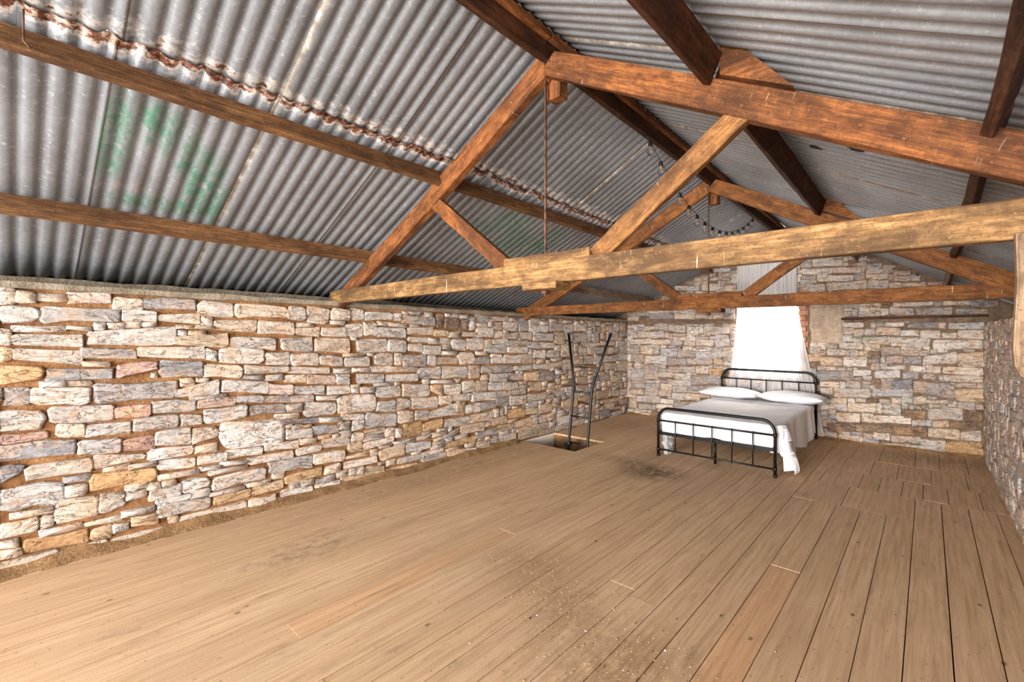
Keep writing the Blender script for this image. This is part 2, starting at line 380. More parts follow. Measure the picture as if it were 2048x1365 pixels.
# ---------------------------------------------------------------- walls
STONECOL = {'w': (218, 209, 201), 'l': (200, 193, 188), 'g': (184, 178, 176), 'G': (160, 158, 161), 'c': (213, 198, 183), 'o': (208, 184, 158),
            'O': (206, 170, 128), 'p': (212, 190, 180), 'P': (202, 168, 160), 'm': (142, 120, 102)}
TAB_L = """-35 1740 17 1747 17 1845 -35 1849 c;15 1752 95 1754 95 1830 15 1836 c;97 1774 217 1775 217 1822 97 1822 c;219 1764 404 1773 404 1859 219 1836 p;413 1730 552 1729 552 1819 413 1816 c;554 1744 830 1743 830 1822 554 1823 g;839 1703 1052 1694 1052 1815 839 1818 w;1057 1703 1412 1702 1412 1801 1057 1812 c;1416 1697 1550 1682 1550 1805 1416 1807 w;1558 1664 1741 1654 1741 1811 1558 1805 c;1757 1698 1919 1693 1919 1804 1757 1806 c;-35 1614 109 1643 109 1731 -35 1733 w;112 1630 449 1642 449 1735 112 1735 l;455 1652 618 1646 618 1725 455 1725 w;631 1657 848 1636 848 1719 631 1695 w;856 1631 924 1621 924 1703 856 1704 w;932 1592 1202 1573 1202 1673 932 1665 c;1209 1563 1467 1542 1467 1667 1209 1673 c;1475 1551 1659 1526 1659 1618 1475 1606 c;1675 1532 1894 1521 1894 1621 1675 1618 c;-35 1488 3 1480 3 1580 -35 1588 w;5 1567 213 1574 213 1601 5 1602 w;215 1587 317 1574 317 1600 215 1605 w;5 1487 282 1461 282 1546 5 1544 w;303 1481 723 1468 723 1618 303 1565 w;705 1473 1013 1442 1013 1559 705 1527 o;721 1593 817 1594 817 1622 721 1621 c;819 1599 936 1595 936 1616 819 1622 c;1025 1434 1331 1407 1331 1515 1025 1526 w;1366 1415 1604 1385 1604 1522 1366 1506 w;1620 1389 1919 1359 1919 1510 1620 1503 c;989 1526 1043 1517 1043 1568 989 1567 w;-35 1368 7 1391 7 1461 -35 1469 o;10 1391 276 1334 276 1436 10 1455 w;276 1385 523 1366 523 1437 276 1454 g;526 1388 879 1352 879 1446 526 1447 w;884 1348 953 1325 953 1411 884 1429 w;963 1311 1249 1295 1249 1419 963 1424 w;1262 1277 1435 1266 1435 1377 1262 1386 w;1438 1263 1655 1244 1655 1359 1438 1367 w;1664 1253 1859 1231 1859 1321 1664 1349 w;-35 1235 125 1253 125 1326 -35 1349 O;133 1239 413 1228 413 1299 133 1312 g;282 1329 398 1318 398 1346 282 1357 w;429 1226 623 1285 623 1338 429 1327 P;633 1227 873 1200 873 1329 633 1345 g;879 1203 1109 1175 1109 1278 879 1300 c;1122 1208 1423 1203 1423 1249 1122 1277 c;1426 1190 1741 1166 1741 1219 1426 1245 w;1779 1163 1919 1160 1919 1201 1779 1206 w;597 1219 623 1217 623 1255 597 1249 c;1112 1170 1242 1146 1242 1181 1112 1192 g;1255 1136 1377 1129 1377 1183 1255 1180 w;1392 1115 1555 1094 1555 1165 1392 1169 c;1558 1080 1796 1047 1796 1142 1558 1165 p;1799 1057 1919 1035 1919 1140 1799 1146 l;-21 1095 68 1082 68 1206 -21 1209 g;75 1088 312 1055 312 1174 75 1199 w;324 1060 731 1059 731 1192 324 1193 G;715 1058 963 1056 963 1171 715 1108 w;979 1070 1283 1018 1283 1125 979 1165 w;1285 1018 1452 985 1452 1085 1285 1107 p;1450 999 1700 960 1700 1047 1450 1067 w;1724 957 1919 944 1919 1025 1724 1035 w;-35 927 125 916 125 1035 -35 1059 w;145 958 418 925 418 1033 145 1058 l;420 939 591 926 591 1024 420 1011 P;599 947 828 936 828 1012 599 1038 w;837 950 1064 951 1064 1018 837 1006 p;1072 967 1242 947 1242 1005 1072 1018 g;1245 947 1431 922 1431 977 1245 996 g;1431 922 1612 898 1612 966 1431 973 g;1636 910 1830 895 1830 934 1636 952 c;1157 843 1397 828 1397 908 1157 921 g;1397 832 1527 821 1527 896 1397 896 g;1542 772 1799 750 1799 873 1542 894 w;1816 767 1919 752 1919 913 1816 906 c;875 819 1137 834 1137 937 875 937 w;512 814 736 824 736 915 512 917 g;747 826 864 821 864 898 747 909 c;174 853 292 829 292 922 174 933 c;294 828 495 817 495 898 294 912 w;1324 781 1500 764 1500 812 1324 822 w;977 590 1392 551 1392 769 977 822 w;1366 732 1648 697 1648 740 1366 768 G;1655 696 1851 666 1851 712 1655 738 w;1402 585 1601 554 1601 645 1402 671 g;1604 587 1820 564 1820 644 1604 658 G;1825 587 1919 580 1919 660 1825 657 g;-35 841 143 855 143 899 -35 901 P;-35 738 253 720 253 823 -35 838 G;262 711 445 682 445 790 262 801 g;456 689 607 670 607 780 456 766 P;618 697 802 670 802 797 618 793 w;806 669 965 700 965 775 806 796 c;953 579 995 578 995 694 953 695 c;1253 510 1497 486 1497 553 1253 558 w;1504 508 1636 504 1636 547 1504 564 c;1479 412 1675 419 1675 477 1479 467 w;1687 439 1919 418 1919 493 1687 526 w;579 590 817 587 817 650 579 665 w;823 585 951 575 951 646 823 641 c;1007 500 1239 487 1239 554 1007 562 w;-35 580 53 664 53 689 -35 719 G;57 587 324 584 324 675 57 682 w;328 597 569 615 569 645 328 688 w;628 507 823 482 823 557 628 574 w;834 490 1013 490 1013 557 834 559 w;1144 415 1455 408 1455 469 1144 467 w;850 434 971 435 971 459 850 466 w;974 442 1137 434 1137 456 974 475 w;901 388 1137 391 1137 417 901 421 c;1280 304 1604 277 1604 391 1280 398 l;1607 296 1877 276 1877 377 1607 391 w;205 528 320 522 320 564 205 569 G;209 425 299 424 299 498 209 507 w;312 441 626 434 626 533 312 560 O;628 426 845 420 845 460 628 464 w;-32 415 207 392 207 541 -32 560 w;584 281 750 281 750 368 584 349 w;754 288 909 304 909 369 754 390 w;928 250 1262 270 1262 358 928 356 w;1394 169 1680 180 1680 257 1394 232 O;1700 175 1837 177 1837 256 1700 243 c;1620 102 1786 98 1786 151 1620 149 w;0 353 160 347 160 381 0 391 w;166 272 352 259 352 400 166 413 c;356 258 467 291 467 393 356 399 c;475 317 571 323 571 375 475 383 w;623 139 909 125 909 210 623 223 w;932 137 1157 136 1157 205 932 199 O;1163 139 1380 146 1380 218 1163 211 o;1369 44 1607 1 1607 96 1369 122 w;-35 246 109 241 109 333 -35 334 c;112 252 162 260 162 327 112 331 w;286 199 452 187 452 223 286 220 w;452 202 610 204 610 242 452 245 w;501 125 626 93 626 176 501 184 o;46 116 303 82 303 179 46 200 O;316 90 407 82 407 168 316 160 o;411 102 484 102 484 146 411 166 w;-35 183 28 169 28 221 -35 227 w;2056 1695 2331 1708 2331 1784 2056 1790 w;2336 1699 2433 1698 2433 1788 2336 1784 w;2437 1683 2668 1664 2668 1758 2437 1769 c;2658 1658 2816 1650 2816 1757 2658 1748 g;2833 1640 2930 1642 2930 1798 2833 1795 m;2936 1621 3126 1623 3126 1752 2936 1757 m;3133 1612 3252 1609 3252 1734 3133 1746 m;3363 1514 3629 1513 3629 1636 3363 1637 w;3623 1617 3775 1607 3775 1714 3623 1722 c;3789 1619 4030 1601 4030 1720 3789 1719 w;4054 1597 4226 1598 4226 1694 4054 1691 g;4242 1585 4427 1586 4427 1690 4242 1694 w;4434 1586 4621 1579 4621 1693 4434 1690 w;4642 1606 4945 1602 4945 1727 4642 1734 l;4953 1602 5203 1598 5203 1718 4953 1719 w;5215 1604 5456 1600 5456 1717 5215 1713 w;1881 1531 2040 1521 2040 1664 1881 1656 w;2043 1539 2180 1530 2180 1667 2043 1673 w;2180 1521 2474 1509 2474 1621 2180 1621 w;2180 1644 2283 1645 2283 1679 2180 1686 c;2292 1642 2497 1626 2497 1661 2292 1679 c;2489 1552 2791 1544 2791 1634 2489 1616 c;2795 1538 2981 1527 2981 1590 2795 1609 c;2985 1516 3150 1509 3150 1591 2985 1569 c;3157 1526 3368 1521 3368 1574 3157 1580 c;3789 1488 4054 1486 4054 1577 3789 1559 c;4061 1473 4307 1471 4307 1578 4061 1577 w;4324 1450 4721 1445 4721 1561 4324 1568 l;4758 1398 4984 1386 4984 1569 4758 1580 c;5183 1419 5521 1405 5521 1576 5183 1575 g;5539 1404 5646 1403 5646 1571 5539 1571 w;5660 1411 5850 1399 5850 1571 5660 1577 g;1984 1362 2278 1361 2278 1492 1984 1495 w;2283 1361 2478 1345 2478 1480 2283 1488 w;2502 1470 2725 1457 2725 1507 2502 1519 w;2729 1447 2856 1434 2856 1496 2729 1507 w;2861 1440 3019 1431 3019 1495 2861 1502 w;2497 1363 2658 1338 2658 1444 2497 1441 c;2668 1328 2886 1303 2886 1413 2668 1418 w;2893 1299 3098 1290 3098 1337 2893 1344 w;3025 1361 3221 1346 3221 1482 3025 1488 w;3228 1351 3485 1343 3485 1502 3228 1493 w;3491 1308 3852 1288 3852 1415 3491 1400 w;3363 1279 3543 1272 3543 1318 3363 1324 c;3861 1295 4217 1275 4217 1366 3861 1374 w;4226 1350 4440 1334 4440 1430 4226 1434 w;4457 1339 4750 1331 4750 1412 4457 1422 w;1872 1228 2097 1214 2097 1313 1872 1306 l;2151 1228 2336 1208 2336 1340 2151 1333 c;2354 1216 2433 1206 2433 1337 2354 1340 c;2437 1187 2714 1169 2714 1310 2437 1317 g;2725 1184 2822 1174 2822 1291 2725 1295 g;2833 1188 3110 1182 3110 1251 2833 1270 c;3117 1182 3343 1164 3343 1314 3117 1322 c;3350 1168 3575 1155 3575 1243 3350 1246 g;3591 1155 3784 1143 3784 1262 3591 1275 w;3789 1143 4101 1130 4101 1257 3789 1262 w;4110 1125 4324 1117 4324 1253 4110 1259 c;4334 1194 4571 1177 4571 1304 4334 1312 w;4596 1189 4869 1177 4869 1278 4596 1295 w;4907 1189 5183 1177 5183 1362 4907 1382 c;1938 1162 2108 1150 2108 1195 1938 1206 w;2113 1149 2324 1133 2324 1199 2113 1204 w;2328 1133 2608 1116 2608 1162 2328 1190 c;2618 1042 2886 1009 2886 1154 2618 1151 w;2897 1008 3247 999 3247 1135 2897 1153 w;3255 976 3426 972 3426 1141 3255 1152 c;3439 1039 3645 1030 3645 1116 3439 1129 c;3650 1035 3949 1012 3949 1097 3650 1128 g;3964 1036 4301 1024 4301 1088 3964 1089 w;4334 1030 4667 1007 4667 1079 4334 1099 w;1984 1044 2243 1028 2243 1112 1984 1138 w;2257 1036 2608 1013 2608 1092 2257 1101 w;3570 914 3861 887 3861 1000 3570 1029 g;3870 922 4141 886 4141 948 3870 1006 w;4154 872 4423 852 4423 990 4154 997 o;4434 846 4739 818 4739 967 4434 1002 g;2011 940 2155 936 2155 985 2011 997 w;2163 871 2418 858 2418 973 2163 981 w;2433 856 2749 814 2749 956 2433 991 w;2760 877 2908 798 2908 928 2760 938 o;2923 813 3150 795 3150 920 2923 932 w;3164 811 3360 799 3360 944 3164 952 c;3365 792 3543 790 3543 928 3365 940 c;3551 801 3767 777 3767 884 3551 904 w;3775 788 4039 759 4039 858 3775 883 w;4226 701 4491 689 4491 820 4226 840 o;2760 969 3064 940 3064 976 2760 999 w;1810 761 2163 734 2163 908 1810 924 w;2172 723 2360 704 2360 827 2172 815 w;2365 703 2531 717 2531 805 2365 827 w;2535 697 2854 671 2854 795 2535 824 w;2865 700 3025 682 3025 788 2865 804 c;3030 720 3235 704 3235 785 3030 801 c;3301 680 3672 647 3672 764 3301 784 w;3678 693 3920 675 3920 753 3678 763 c;3678 564 3884 547 3884 667 3678 681 g;3893 546 4132 525 4132 669 3893 666 w;2064 560 2378 524 2378 673 2064 722 g;2382 548 2573 544 2573 666 2382 691 c;2579 563 2739 536 2739 647 2579 661 g;2743 555 3087 541 3087 691 2743 616 w;3094 540 3211 521 3211 692 3094 701 o;3216 532 3434 531 3434 644 3216 641 w;3439 542 3678 541 3678 646 3439 643 g;1847 686 2048 656 2048 715 1847 738 w;1825 584 2056 570 2056 642 1825 673 g;2437 404 2652 371 2652 530 2437 529 O;2664 408 2902 415 2902 529 2664 488 O;2930 420 3259 382 3259 492 2930 503 c;3267 407 3623 386 3623 514 3267 491 c;3870 364 4179 342 4179 468 3870 489 O;4185 367 4407 357 4407 448 4185 455 o;4423 342 4714 323 4714 466 4423 484 o;3145 283 3491 261 3491 386 3145 381 o;3596 310 3847 312 3847 420 3596 391 o;3705 208 3958 208 3958 286 3705 278 o;3964 219 4291 197 4291 324 3964 280 o;2040 323 2349 374 2349 422 2040 403 w;1907 345 2027 335 2027 433 1907 432 o;2770 317 2967 318 2967 360 2770 368 c;2801 269 3122 299 3122 363 2801 300 c;2936 147 3358 163 3358 230 2936 210 O;3363 189 3705 184 3705 267 3363 263 l;3711 66 4009 51 4009 149 3711 136 l;2474 203 2766 196 2766 277 2474 310 l;2766 175 2930 169 2930 215 2766 216 g;1602 301 1884 290 1884 385 1602 416 w;1862 183 2172 182 2172 247 1862 243 w;2197 185 2470 185 2470 314 2197 296 o;2382 101 2644 103 2644 153 2382 158 w;2056 32 2254 13 2254 125 2056 158 o;2658 10 2952 39 2952 112 2658 110 l;1839 51 2080 34 2080 70 1839 103 o;3375 14 3583 0 3583 127 3375 148 o;1623 106 1781 85 1781 145 1623 147 w;1506 189 1684 180 1684 255 1506 278 O;1695 185 1839 171 1839 257 1695 236 o;1506 4 1612 -6 1612 93 1506 109 w;4762 1390 4975 1382 4975 1576 4762 1582 c;5172 1409 5510 1394 5510 1571 5172 1570 g;5537 1410 5658 1405 5658 1571 5537 1571 w;5668 1401 5866 1397 5866 1579 5668 1600 g;5900 1455 6030 1454 6030 1579 5900 1586 p;6054 1446 6413 1430 6413 1604 6054 1609 w;6463 1496 6725 1510 6725 1637 6463 1627 g;5888 1353 6301 1340 6301 1420 5888 1430 w;6338 1313 6619 1322 6619 1416 6338 1412 w;6632 1361 6752 1375 6752 1462 6632 1471 w;4939 1191 5298 1168 5298 1373 4939 1367 p;5308 1182 5510 1187 5510 1326 5308 1291 c;5531 1200 5755 1188 5755 1327 5531 1333 c;5766 1205 6061 1186 6061 1312 5766 1313 l;6068 1194 6252 1186 6252 1300 6068 1312 w;6264 1201 6438 1195 6438 1295 6264 1300 g;6451 1191 6752 1183 6752 1311 6451 1310 l;5438 1045 5701 1036 5701 1172 5438 1176 c;5707 1022 6096 1044 6096 1163 5707 1136 w;6108 1046 6375 1044 6375 1154 6108 1147 g;6388 1058 6752 1021 6752 1151 6388 1166 w;6363 861 6725 827 6725 1017 6363 1037 c;5979 910 6338 908 6338 1000 5979 1020 w;4779 916 4930 905 4930 970 4779 974 w;4903 822 5040 810 5040 889 4903 887 o;5239 731 5516 698 5516 809 5239 833 o;4903 744 5162 719 5162 792 4903 796 o;6540 630 6738 619 6738 714 6540 723 w;5844 724 6143 712 6143 802 5844 811 l;6167 665 6527 677 6527 755 6167 770 c;5259 601 5552 575 5552 666 5259 696 c;5766 573 5911 565 5911 659 5766 659 w;6463 374 6725 366 6725 501 6463 490 p;5766 372 6119 385 6119 520 5766 530 o;5298 433 5626 334 5626 496 5298 487 o;4912 334 5278 327 5278 490 4912 483 o;6191 392 6438 377 6438 485 6191 497 c;5957 288 6438 284 6438 346 5957 347 o;4779 552 4985 566 4985 697 4779 680 c;4693 398 4885 383 4885 461 4693 461 o;6002 164 6276 184 6276 275 6002 253 c;6283 213 6413 195 6413 287 6283 304 G;6438 207 6698 203 6698 298 6438 300 p;5866 25 6155 21 6155 156 5866 155 G;6167 -3 6515 10 6515 87 6167 79 l;6535 14 6671 17 6671 175 6535 178 G;6155 126 6527 117 6527 171 6155 186 o"""
TAB_E = """-1456 2570 -1029 2554 -1029 2633 -1456 2674 w;-1624 2474 -1329 2444 -1329 2529 -1624 2549 w;-1171 2454 -798 2435 -798 2501 -1171 2533 p;-733 2397 -399 2403 -399 2455 -733 2462 p;-1390 2349 -897 2328 -897 2399 -1390 2448 w;-1636 2208 -1271 2195 -1271 2291 -1636 2326 w;-1256 2198 -720 2194 -720 2320 -1256 2312 l;-710 2193 -454 2191 -454 2301 -710 2330 c;-394 2286 -207 2267 -207 2325 -394 2339 p;-291 2195 -20 2189 -20 2240 -291 2237 c;-818 1866 -691 1867 -691 1928 -818 1932 w;-827 1801 -557 1805 -557 1870 -827 1867 g;-442 1824 -158 1806 -158 1899 -442 1930 g;-132 1816 260 1800 260 1894 -132 1888 g;296 1805 619 1806 619 1863 296 1873 g;166 1928 442 1927 442 1975 166 1978 c;-300 1931 56 1932 56 1978 -300 1981 w;446 1907 553 1903 553 1970 446 1975 G;558 1884 720 1897 720 1957 558 1970 G;698 1807 870 1817 870 1892 698 1879 G;-1357 1686 -1066 1690 -1066 1795 -1357 1801 g;-1039 1660 -764 1651 -764 1712 -1039 1716 w;-501 1661 -273 1663 -273 1709 -501 1708 w;-228 1638 110 1639 110 1709 -228 1694 g;117 1629 193 1628 193 1698 117 1699 p;225 1618 586 1615 586 1701 225 1697 w;-1307 1583 -691 1570 -691 1635 -1307 1651 c;-614 1548 -314 1538 -314 1638 -614 1645 c;-309 1534 -103 1528 -103 1600 -309 1601 w;-89 1497 139 1498 139 1595 -89 1600 l;155 1499 308 1495 308 1568 155 1574 c;316 1499 586 1491 586 1596 316 1598 l;-1523 1338 -1091 1357 -1091 1492 -1523 1513 p;-778 1428 -436 1411 -436 1517 -778 1505 c;-427 1390 22 1401 22 1498 -427 1517 w;51 1357 574 1371 574 1472 51 1478 w;-1081 1335 -764 1345 -764 1417 -1081 1425 w;-753 1319 -553 1319 -553 1409 -753 1418 c;-542 1270 -314 1276 -314 1371 -542 1377 g;-1249 1241 -831 1241 -831 1318 -1249 1327 w;-309 1266 10 1275 10 1336 -309 1325 w;-1523 1140 -1346 1146 -1346 1249 -1523 1256 o;-1342 1089 -1046 1094 -1046 1201 -1342 1204 c;-1029 1079 -714 1086 -714 1223 -1029 1213 w;-58 1140 312 1185 312 1326 -58 1253 l;324 1146 609 1148 609 1333 324 1313 o;-482 1155 -282 1163 -282 1256 -482 1240 p;-278 1152 -72 1154 -72 1256 -278 1236 g;-454 1061 -255 1080 -255 1143 -454 1103 w;-1394 849 -897 892 -897 1007 -1394 1006 G;-897 952 -671 979 -671 1051 -897 1029 w;-623 939 -318 952 -318 1057 -623 1042 w;-285 943 -106 954 -106 1036 -285 1037 g;-202 1046 -29 1050 -29 1131 -202 1124 w;56 1034 143 1038 143 1128 56 1125 c;163 1040 574 1042 574 1128 163 1129 c;122 947 571 946 571 1032 122 1017 w;-54 957 84 959 84 1025 -54 1018 w;-548 789 -176 826 -176 944 -548 875 G;-162 775 284 720 284 927 -162 920 g;292 879 503 880 503 932 292 918 w;292 701 586 702 586 861 292 849 o;-1158 621 -671 650 -671 780 -1158 757 w;-652 674 -162 724 -162 817 -652 771 g;-1346 652 -1171 659 -1171 756 -1346 755 w;-158 621 228 656 228 696 -158 662 c;-968 437 -529 449 -529 588 -968 559 c;5 423 375 464 375 611 5 575 l;-300 410 -20 430 -20 552 -300 514 m;395 437 568 457 568 601 395 587 m;-1122 275 -804 289 -804 409 -1122 399 c;-633 309 -190 339 -190 453 -633 406 w;-179 320 44 347 44 417 -179 392 g;51 337 228 353 228 428 51 408 c;244 351 564 361 564 447 244 410 m;-408 176 -7 198 -7 320 -408 282 m;-857 162 -412 208 -412 292 -857 261 m;0 199 340 206 340 333 0 301 c;348 207 556 216 556 341 348 305 c;-1239 113 -867 171 -867 282 -1239 216 m;-427 79 -80 97 -80 178 -427 153 c;-75 77 193 96 193 165 -75 148 w;192 -8 571 -8 571 193 192 166 O;-196 -14 181 -10 181 97 -196 56 w;-550 -30 -200 -23 -200 69 -550 33 w;-4680 1491 -4244 1485 -4244 1601 -4680 1603 c;-4230 1485 -4072 1486 -4072 1601 -4230 1601 g;-4852 1361 -4369 1375 -4369 1465 -4852 1442 w;-4360 1359 -3947 1365 -3947 1448 -4360 1445 w;-3938 1354 -3701 1357 -3701 1431 -3938 1448 g;-3658 1346 -3430 1342 -3430 1434 -3658 1432 w;-3421 1350 -3079 1348 -3079 1448 -3421 1452 w;-3064 1330 -2787 1352 -2787 1526 -3064 1533 l;-3603 1569 -3276 1569 -3276 1670 -3603 1692 w;-3268 1562 -2945 1554 -2945 1685 -3268 1688 w;-2930 1561 -2787 1561 -2787 1666 -2930 1667 w;-4416 1837 -3881 1827 -3881 1940 -4416 1936 g;-3864 1834 -3450 1811 -3450 1910 -3864 1921 c;-3430 1836 -3103 1819 -3103 1876 -3430 1898 c;-3087 1740 -2750 1735 -2750 1874 -3087 1900 l;-4276 1640 -4005 1620 -4005 1734 -4276 1776 c;-3983 1619 -3629 1569 -3629 1703 -3983 1734 w;-4852 1167 -4631 1173 -4631 1324 -4852 1329 g;-4607 1185 -4323 1173 -4323 1290 -4607 1292 c;-4309 1181 -4185 1184 -4185 1273 -4309 1270 w;-4162 1119 -3808 1149 -3808 1299 -4162 1293 g;-3790 1130 -3430 1152 -3430 1251 -3790 1243 g;-3421 1123 -2937 1145 -2937 1251 -3421 1233 l;-4827 1018 -4535 1017 -4535 1159 -4827 1159 g;-4511 1010 -4027 997 -4027 1161 -4511 1148 w;-4005 983 -3616 998 -3616 1117 -4005 1112 g;-3603 1014 -3099 1026 -3099 1126 -3603 1125 g;-3087 1009 -2911 1016 -2911 1122 -3087 1134 o;-3679 873 -3438 866 -3438 976 -3679 966 c;-3425 867 -3181 861 -3181 987 -3425 984 c;-3169 844 -2918 840 -2918 963 -3169 952 O;-3512 660 -2956 686 -2956 848 -3512 808 g;-4827 655 -4544 660 -4544 791 -4827 796 g;-4530 693 -4207 719 -4207 808 -4530 772 c;-4198 751 -3881 761 -3881 844 -4198 847 c;-3868 731 -3616 739 -3616 839 -3868 837 c;-4827 514 -4511 516 -4511 654 -4827 635 g;-4497 497 -4171 513 -4171 617 -4497 616 g;-4157 522 -3916 520 -3916 634 -4157 637 c;-3903 483 -3595 507 -3595 618 -3903 608 g;-3582 545 -2918 548 -2918 681 -3582 619 g;-4852 371 -4535 396 -4535 487 -4852 472 c;-4511 378 -4207 402 -4207 526 -4511 504 g;-4198 403 -3938 416 -3938 519 -4198 499 p;-3916 369 -3637 374 -3637 485 -3916 471 w;-3629 374 -3348 380 -3348 500 -3629 486 c;-4704 242 -4346 266 -4346 383 -4704 354 g;-4337 255 -4162 271 -4162 398 -4337 384 w;-4877 105 -4704 122 -4704 302 -4877 308 o;-4655 107 -4263 134 -4263 223 -4655 207 l;-4249 166 -3895 181 -3895 257 -4249 244 w;-3873 232 -3553 252 -3553 336 -3873 316 g;-3851 2354 -3348 2325 -3348 2398 -3851 2430 w;-3316 2323 -2956 2296 -2956 2402 -3316 2425 w"""
def parse(s):
    out = []
    for it in s.split(';'):
        a = it.split(' '); v = [int(q)/1000 for q in a[:8]]
        out.append(([(v[0], v[1]), (v[2], v[3]), (v[4], v[5]), (v[6], v[7])], a[8]))
    return out
def pip(px, py, poly):
    ins = np.zeros(px.shape, bool); n = len(poly); j = n-1
    for i in range(n):
        xi, yi = poly[i]; xj, yj = poly[j]
        if yi != yj:
            c = ((yi > py) != (yj > py)) & (px < (xj-xi)*(py-yi)/(yj-yi)+xi); ins ^= c
        j = i
    return ins
def pack(a0, a1, b0, b1, traced, free, seed, big=(.16, .42), hh=(.05, .125), pal='wwlgccop'):
    """keep the traced stones, then course smaller ones into whatever wall is left"""
    R = .01; nx = int((a1-a0)/R); ny = int((b1-b0)/R)
    gx, gy = np.meshgrid(a0+(np.arange(nx)+.5)*R, b0+(np.arange(ny)+.5)*R)
    occ = ~free(gx, gy); out = []
    for q, c in traced:
        m = pip(gx, gy, q)
        tot = m.sum()
        if tot < 6 or (occ & m).sum() > .3*tot: continue
        cx_ = sum(p[0] for p in q)/4; cy_ = sum(p[1] for p in q)/4
        occ |= m; out.append((q, c))
    # mortar gap round the traced stones
    g = occ.copy(); g[1:] |= occ[:-1]; g[:-1] |= occ[1:]; g[:, 1:] |= occ[:, :-1]; g[:, :-1] |= occ[:, 1:]
    occ = g; rnd = random.Random(seed)
    for y in range(ny):
        x = 0
        while x < nx:
            if occ[y, x]: x += 1; continue
            mw = int(rnd.uniform(*big)/R); mh = int(rnd.uniform(*hh)/R)
            w = 0
            while w < mw and x+w < nx and not occ[y, x+w]: w += 1
            h_ = 1
            while h_ < mh and y+h_ < ny and not occ[y+h_, x:x+w].any(): h_ += 1
            if w >= 5 and h_ >= 3:
                if w > h_*7: w = h_*7
                occ[y:min(ny, y+h_+1), x:min(nx, x+w+1)] = True
                X0 = a0+x*R; Y0 = b0+y*R; W_ = w*R; H_ = h_*R
                j = lambda s=.006: rnd.uniform(-s, s)
                out.append(([(X0+j(), Y0+j()), (X0+W_+j(), Y0+j()), (X0+W_+j(), Y0+H_+j()), (X0+j(), Y0+H_+j())], rnd.choice(pal)))
                x += w+1
            else: x += max(1, w)
    return out
def stone_geom(q, rnd, base=.0):
    """outline (10-12 points) in wall plane, rounded corners, uneven face: returns verts (a,b,depth), faces"""
    q = [Vector((p[0], p[1])) for p in q]
    c = sum(q, Vector((0, 0)))/4
    w = (q[1]-q[0]).length; h = (q[3]-q[0]).length; m = min(w, h); gr = .004
    q = [Vector((p.x+gr*(1 if p.x > c.x else -1), p.y+gr*(1 if p.y > c.y else -1))) for p in q]
    pts = []
    for i in range(4):
        a, b, d = q[i-1], q[i], q[(i+1) % 4]
        k = rnd.uniform(.08, .34)*m; k2 = rnd.uniform(.08, .34)*m
        e1 = (a-b); e2 = (d-b)
        p1 = b+e1.normalized()*min(k, e1.length*.42); p2 = b+e2.normalized()*min(k2, e2.length*.42)
        pts += [p1, b.lerp((p1+p2)/2, rnd.uniform(.42, .7)), p2]
        if e2.length > 1.7*m or rnd.random() < .25:
            nrm = Vector((e2.y, -e2.x)).normalized(); pts.append(b.lerp(d, rnd.uniform(.35, .65))+nrm*rnd.uniform(-.07, .07)*m)
    pts = [p+Vector((rnd.uniform(-1, 1), rnd.uniform(-1, 1)))*min(.010, m*.06) for p in pts]
    n = len(pts); D = base+rnd.uniform(.012, .026); V = []; F = []
    tx, ty = rnd.uniform(-.5, .5)*.010, rnd.uniform(-.5, .5)*.010
    for p in pts: V.append((p.x, p.y, -.03))
    for p in pts:
        u = p-c; V.append((p.x, p.y, D*.45))
    for p in pts:
        u = (c-p); s = min(.28, .11*m/max(u.length, .001)); pp = p+u*s
        V.append((pp.x, pp.y, D+tx*(pp.x-c.x)/w*2+ty*(pp.y-c.y)/h*2+rnd.uniform(-.004, .004)))
    V.append((c.x, c.y, D+rnd.uniform(0, .006)))
    for i in range(n):
        j = (i+1) % n
        F.append((i, j, n+j, n+i)); F.append((n+i, n+j, 2*n+j, 2*n+i)); F.append((2*n+i, 2*n+j, 3*n))
    return V, F
def build_stones(parent, stones, to3, seed, limit=300, vis=None):
    rnd = random.Random(seed)
    def key(s):
        q = s[0]; area_ = abs((q[1][0]-q[0][0])*(q[3][1]-q[0][1])); c = Vector(to3(*[sum(p[k] for p in q)/4 for k in (0, 1)], 0)); return -area_/max(.5, (c-Vector((0, 0, H))).length)**2*(vis(q) if vis else 1)
    stones = sorted(stones, key=key); rv, rf, rc = [], [], []
    for i, (q, ck) in enumerate(stones):
        V, F = stone_geom(q, rnd)
        P = [to3(*v) for v in V]
        base = STONECOL[ck]; j = rnd.uniform(.84, 1.01); wm = rnd.uniform(-4, 5); col = lin([min(255, max(0, base[0]*j+wm)), min(255, base[1]*j), min(255, max(0, base[2]*j-wm))])
        if i < limit:
            cen = Vector(to3(sum(p[0] for p in q)/4, sum(p[1] for p in q)/4, 0))
            o = mesh_obj('stone', [Vector(p)-cen for p in P], F, M_stone, parent, True); o.location = cen
            o.data.polygons.foreach_set('use_smooth', [len(f) == 4 for f in F])
            ca = o.data.color_attributes.new('Col', 'FLOAT_COLOR', 'POINT')
            ca.data.foreach_set('color', [*col, 1]*len(P))
        else:
            b = len(rv); rv += P; rf += [tuple(k+b for k in f) for f in F]; rc += [*col, 1]*len(P)
    if rv:
        o = mesh_obj('small_stones', rv, rf, M_stone, parent, True)
        ca = o.data.color_attributes.new('Col', 'FLOAT_COLOR', 'POINT'); ca.data.foreach_set('color', rc)
        o['kind'] = 'stuff'
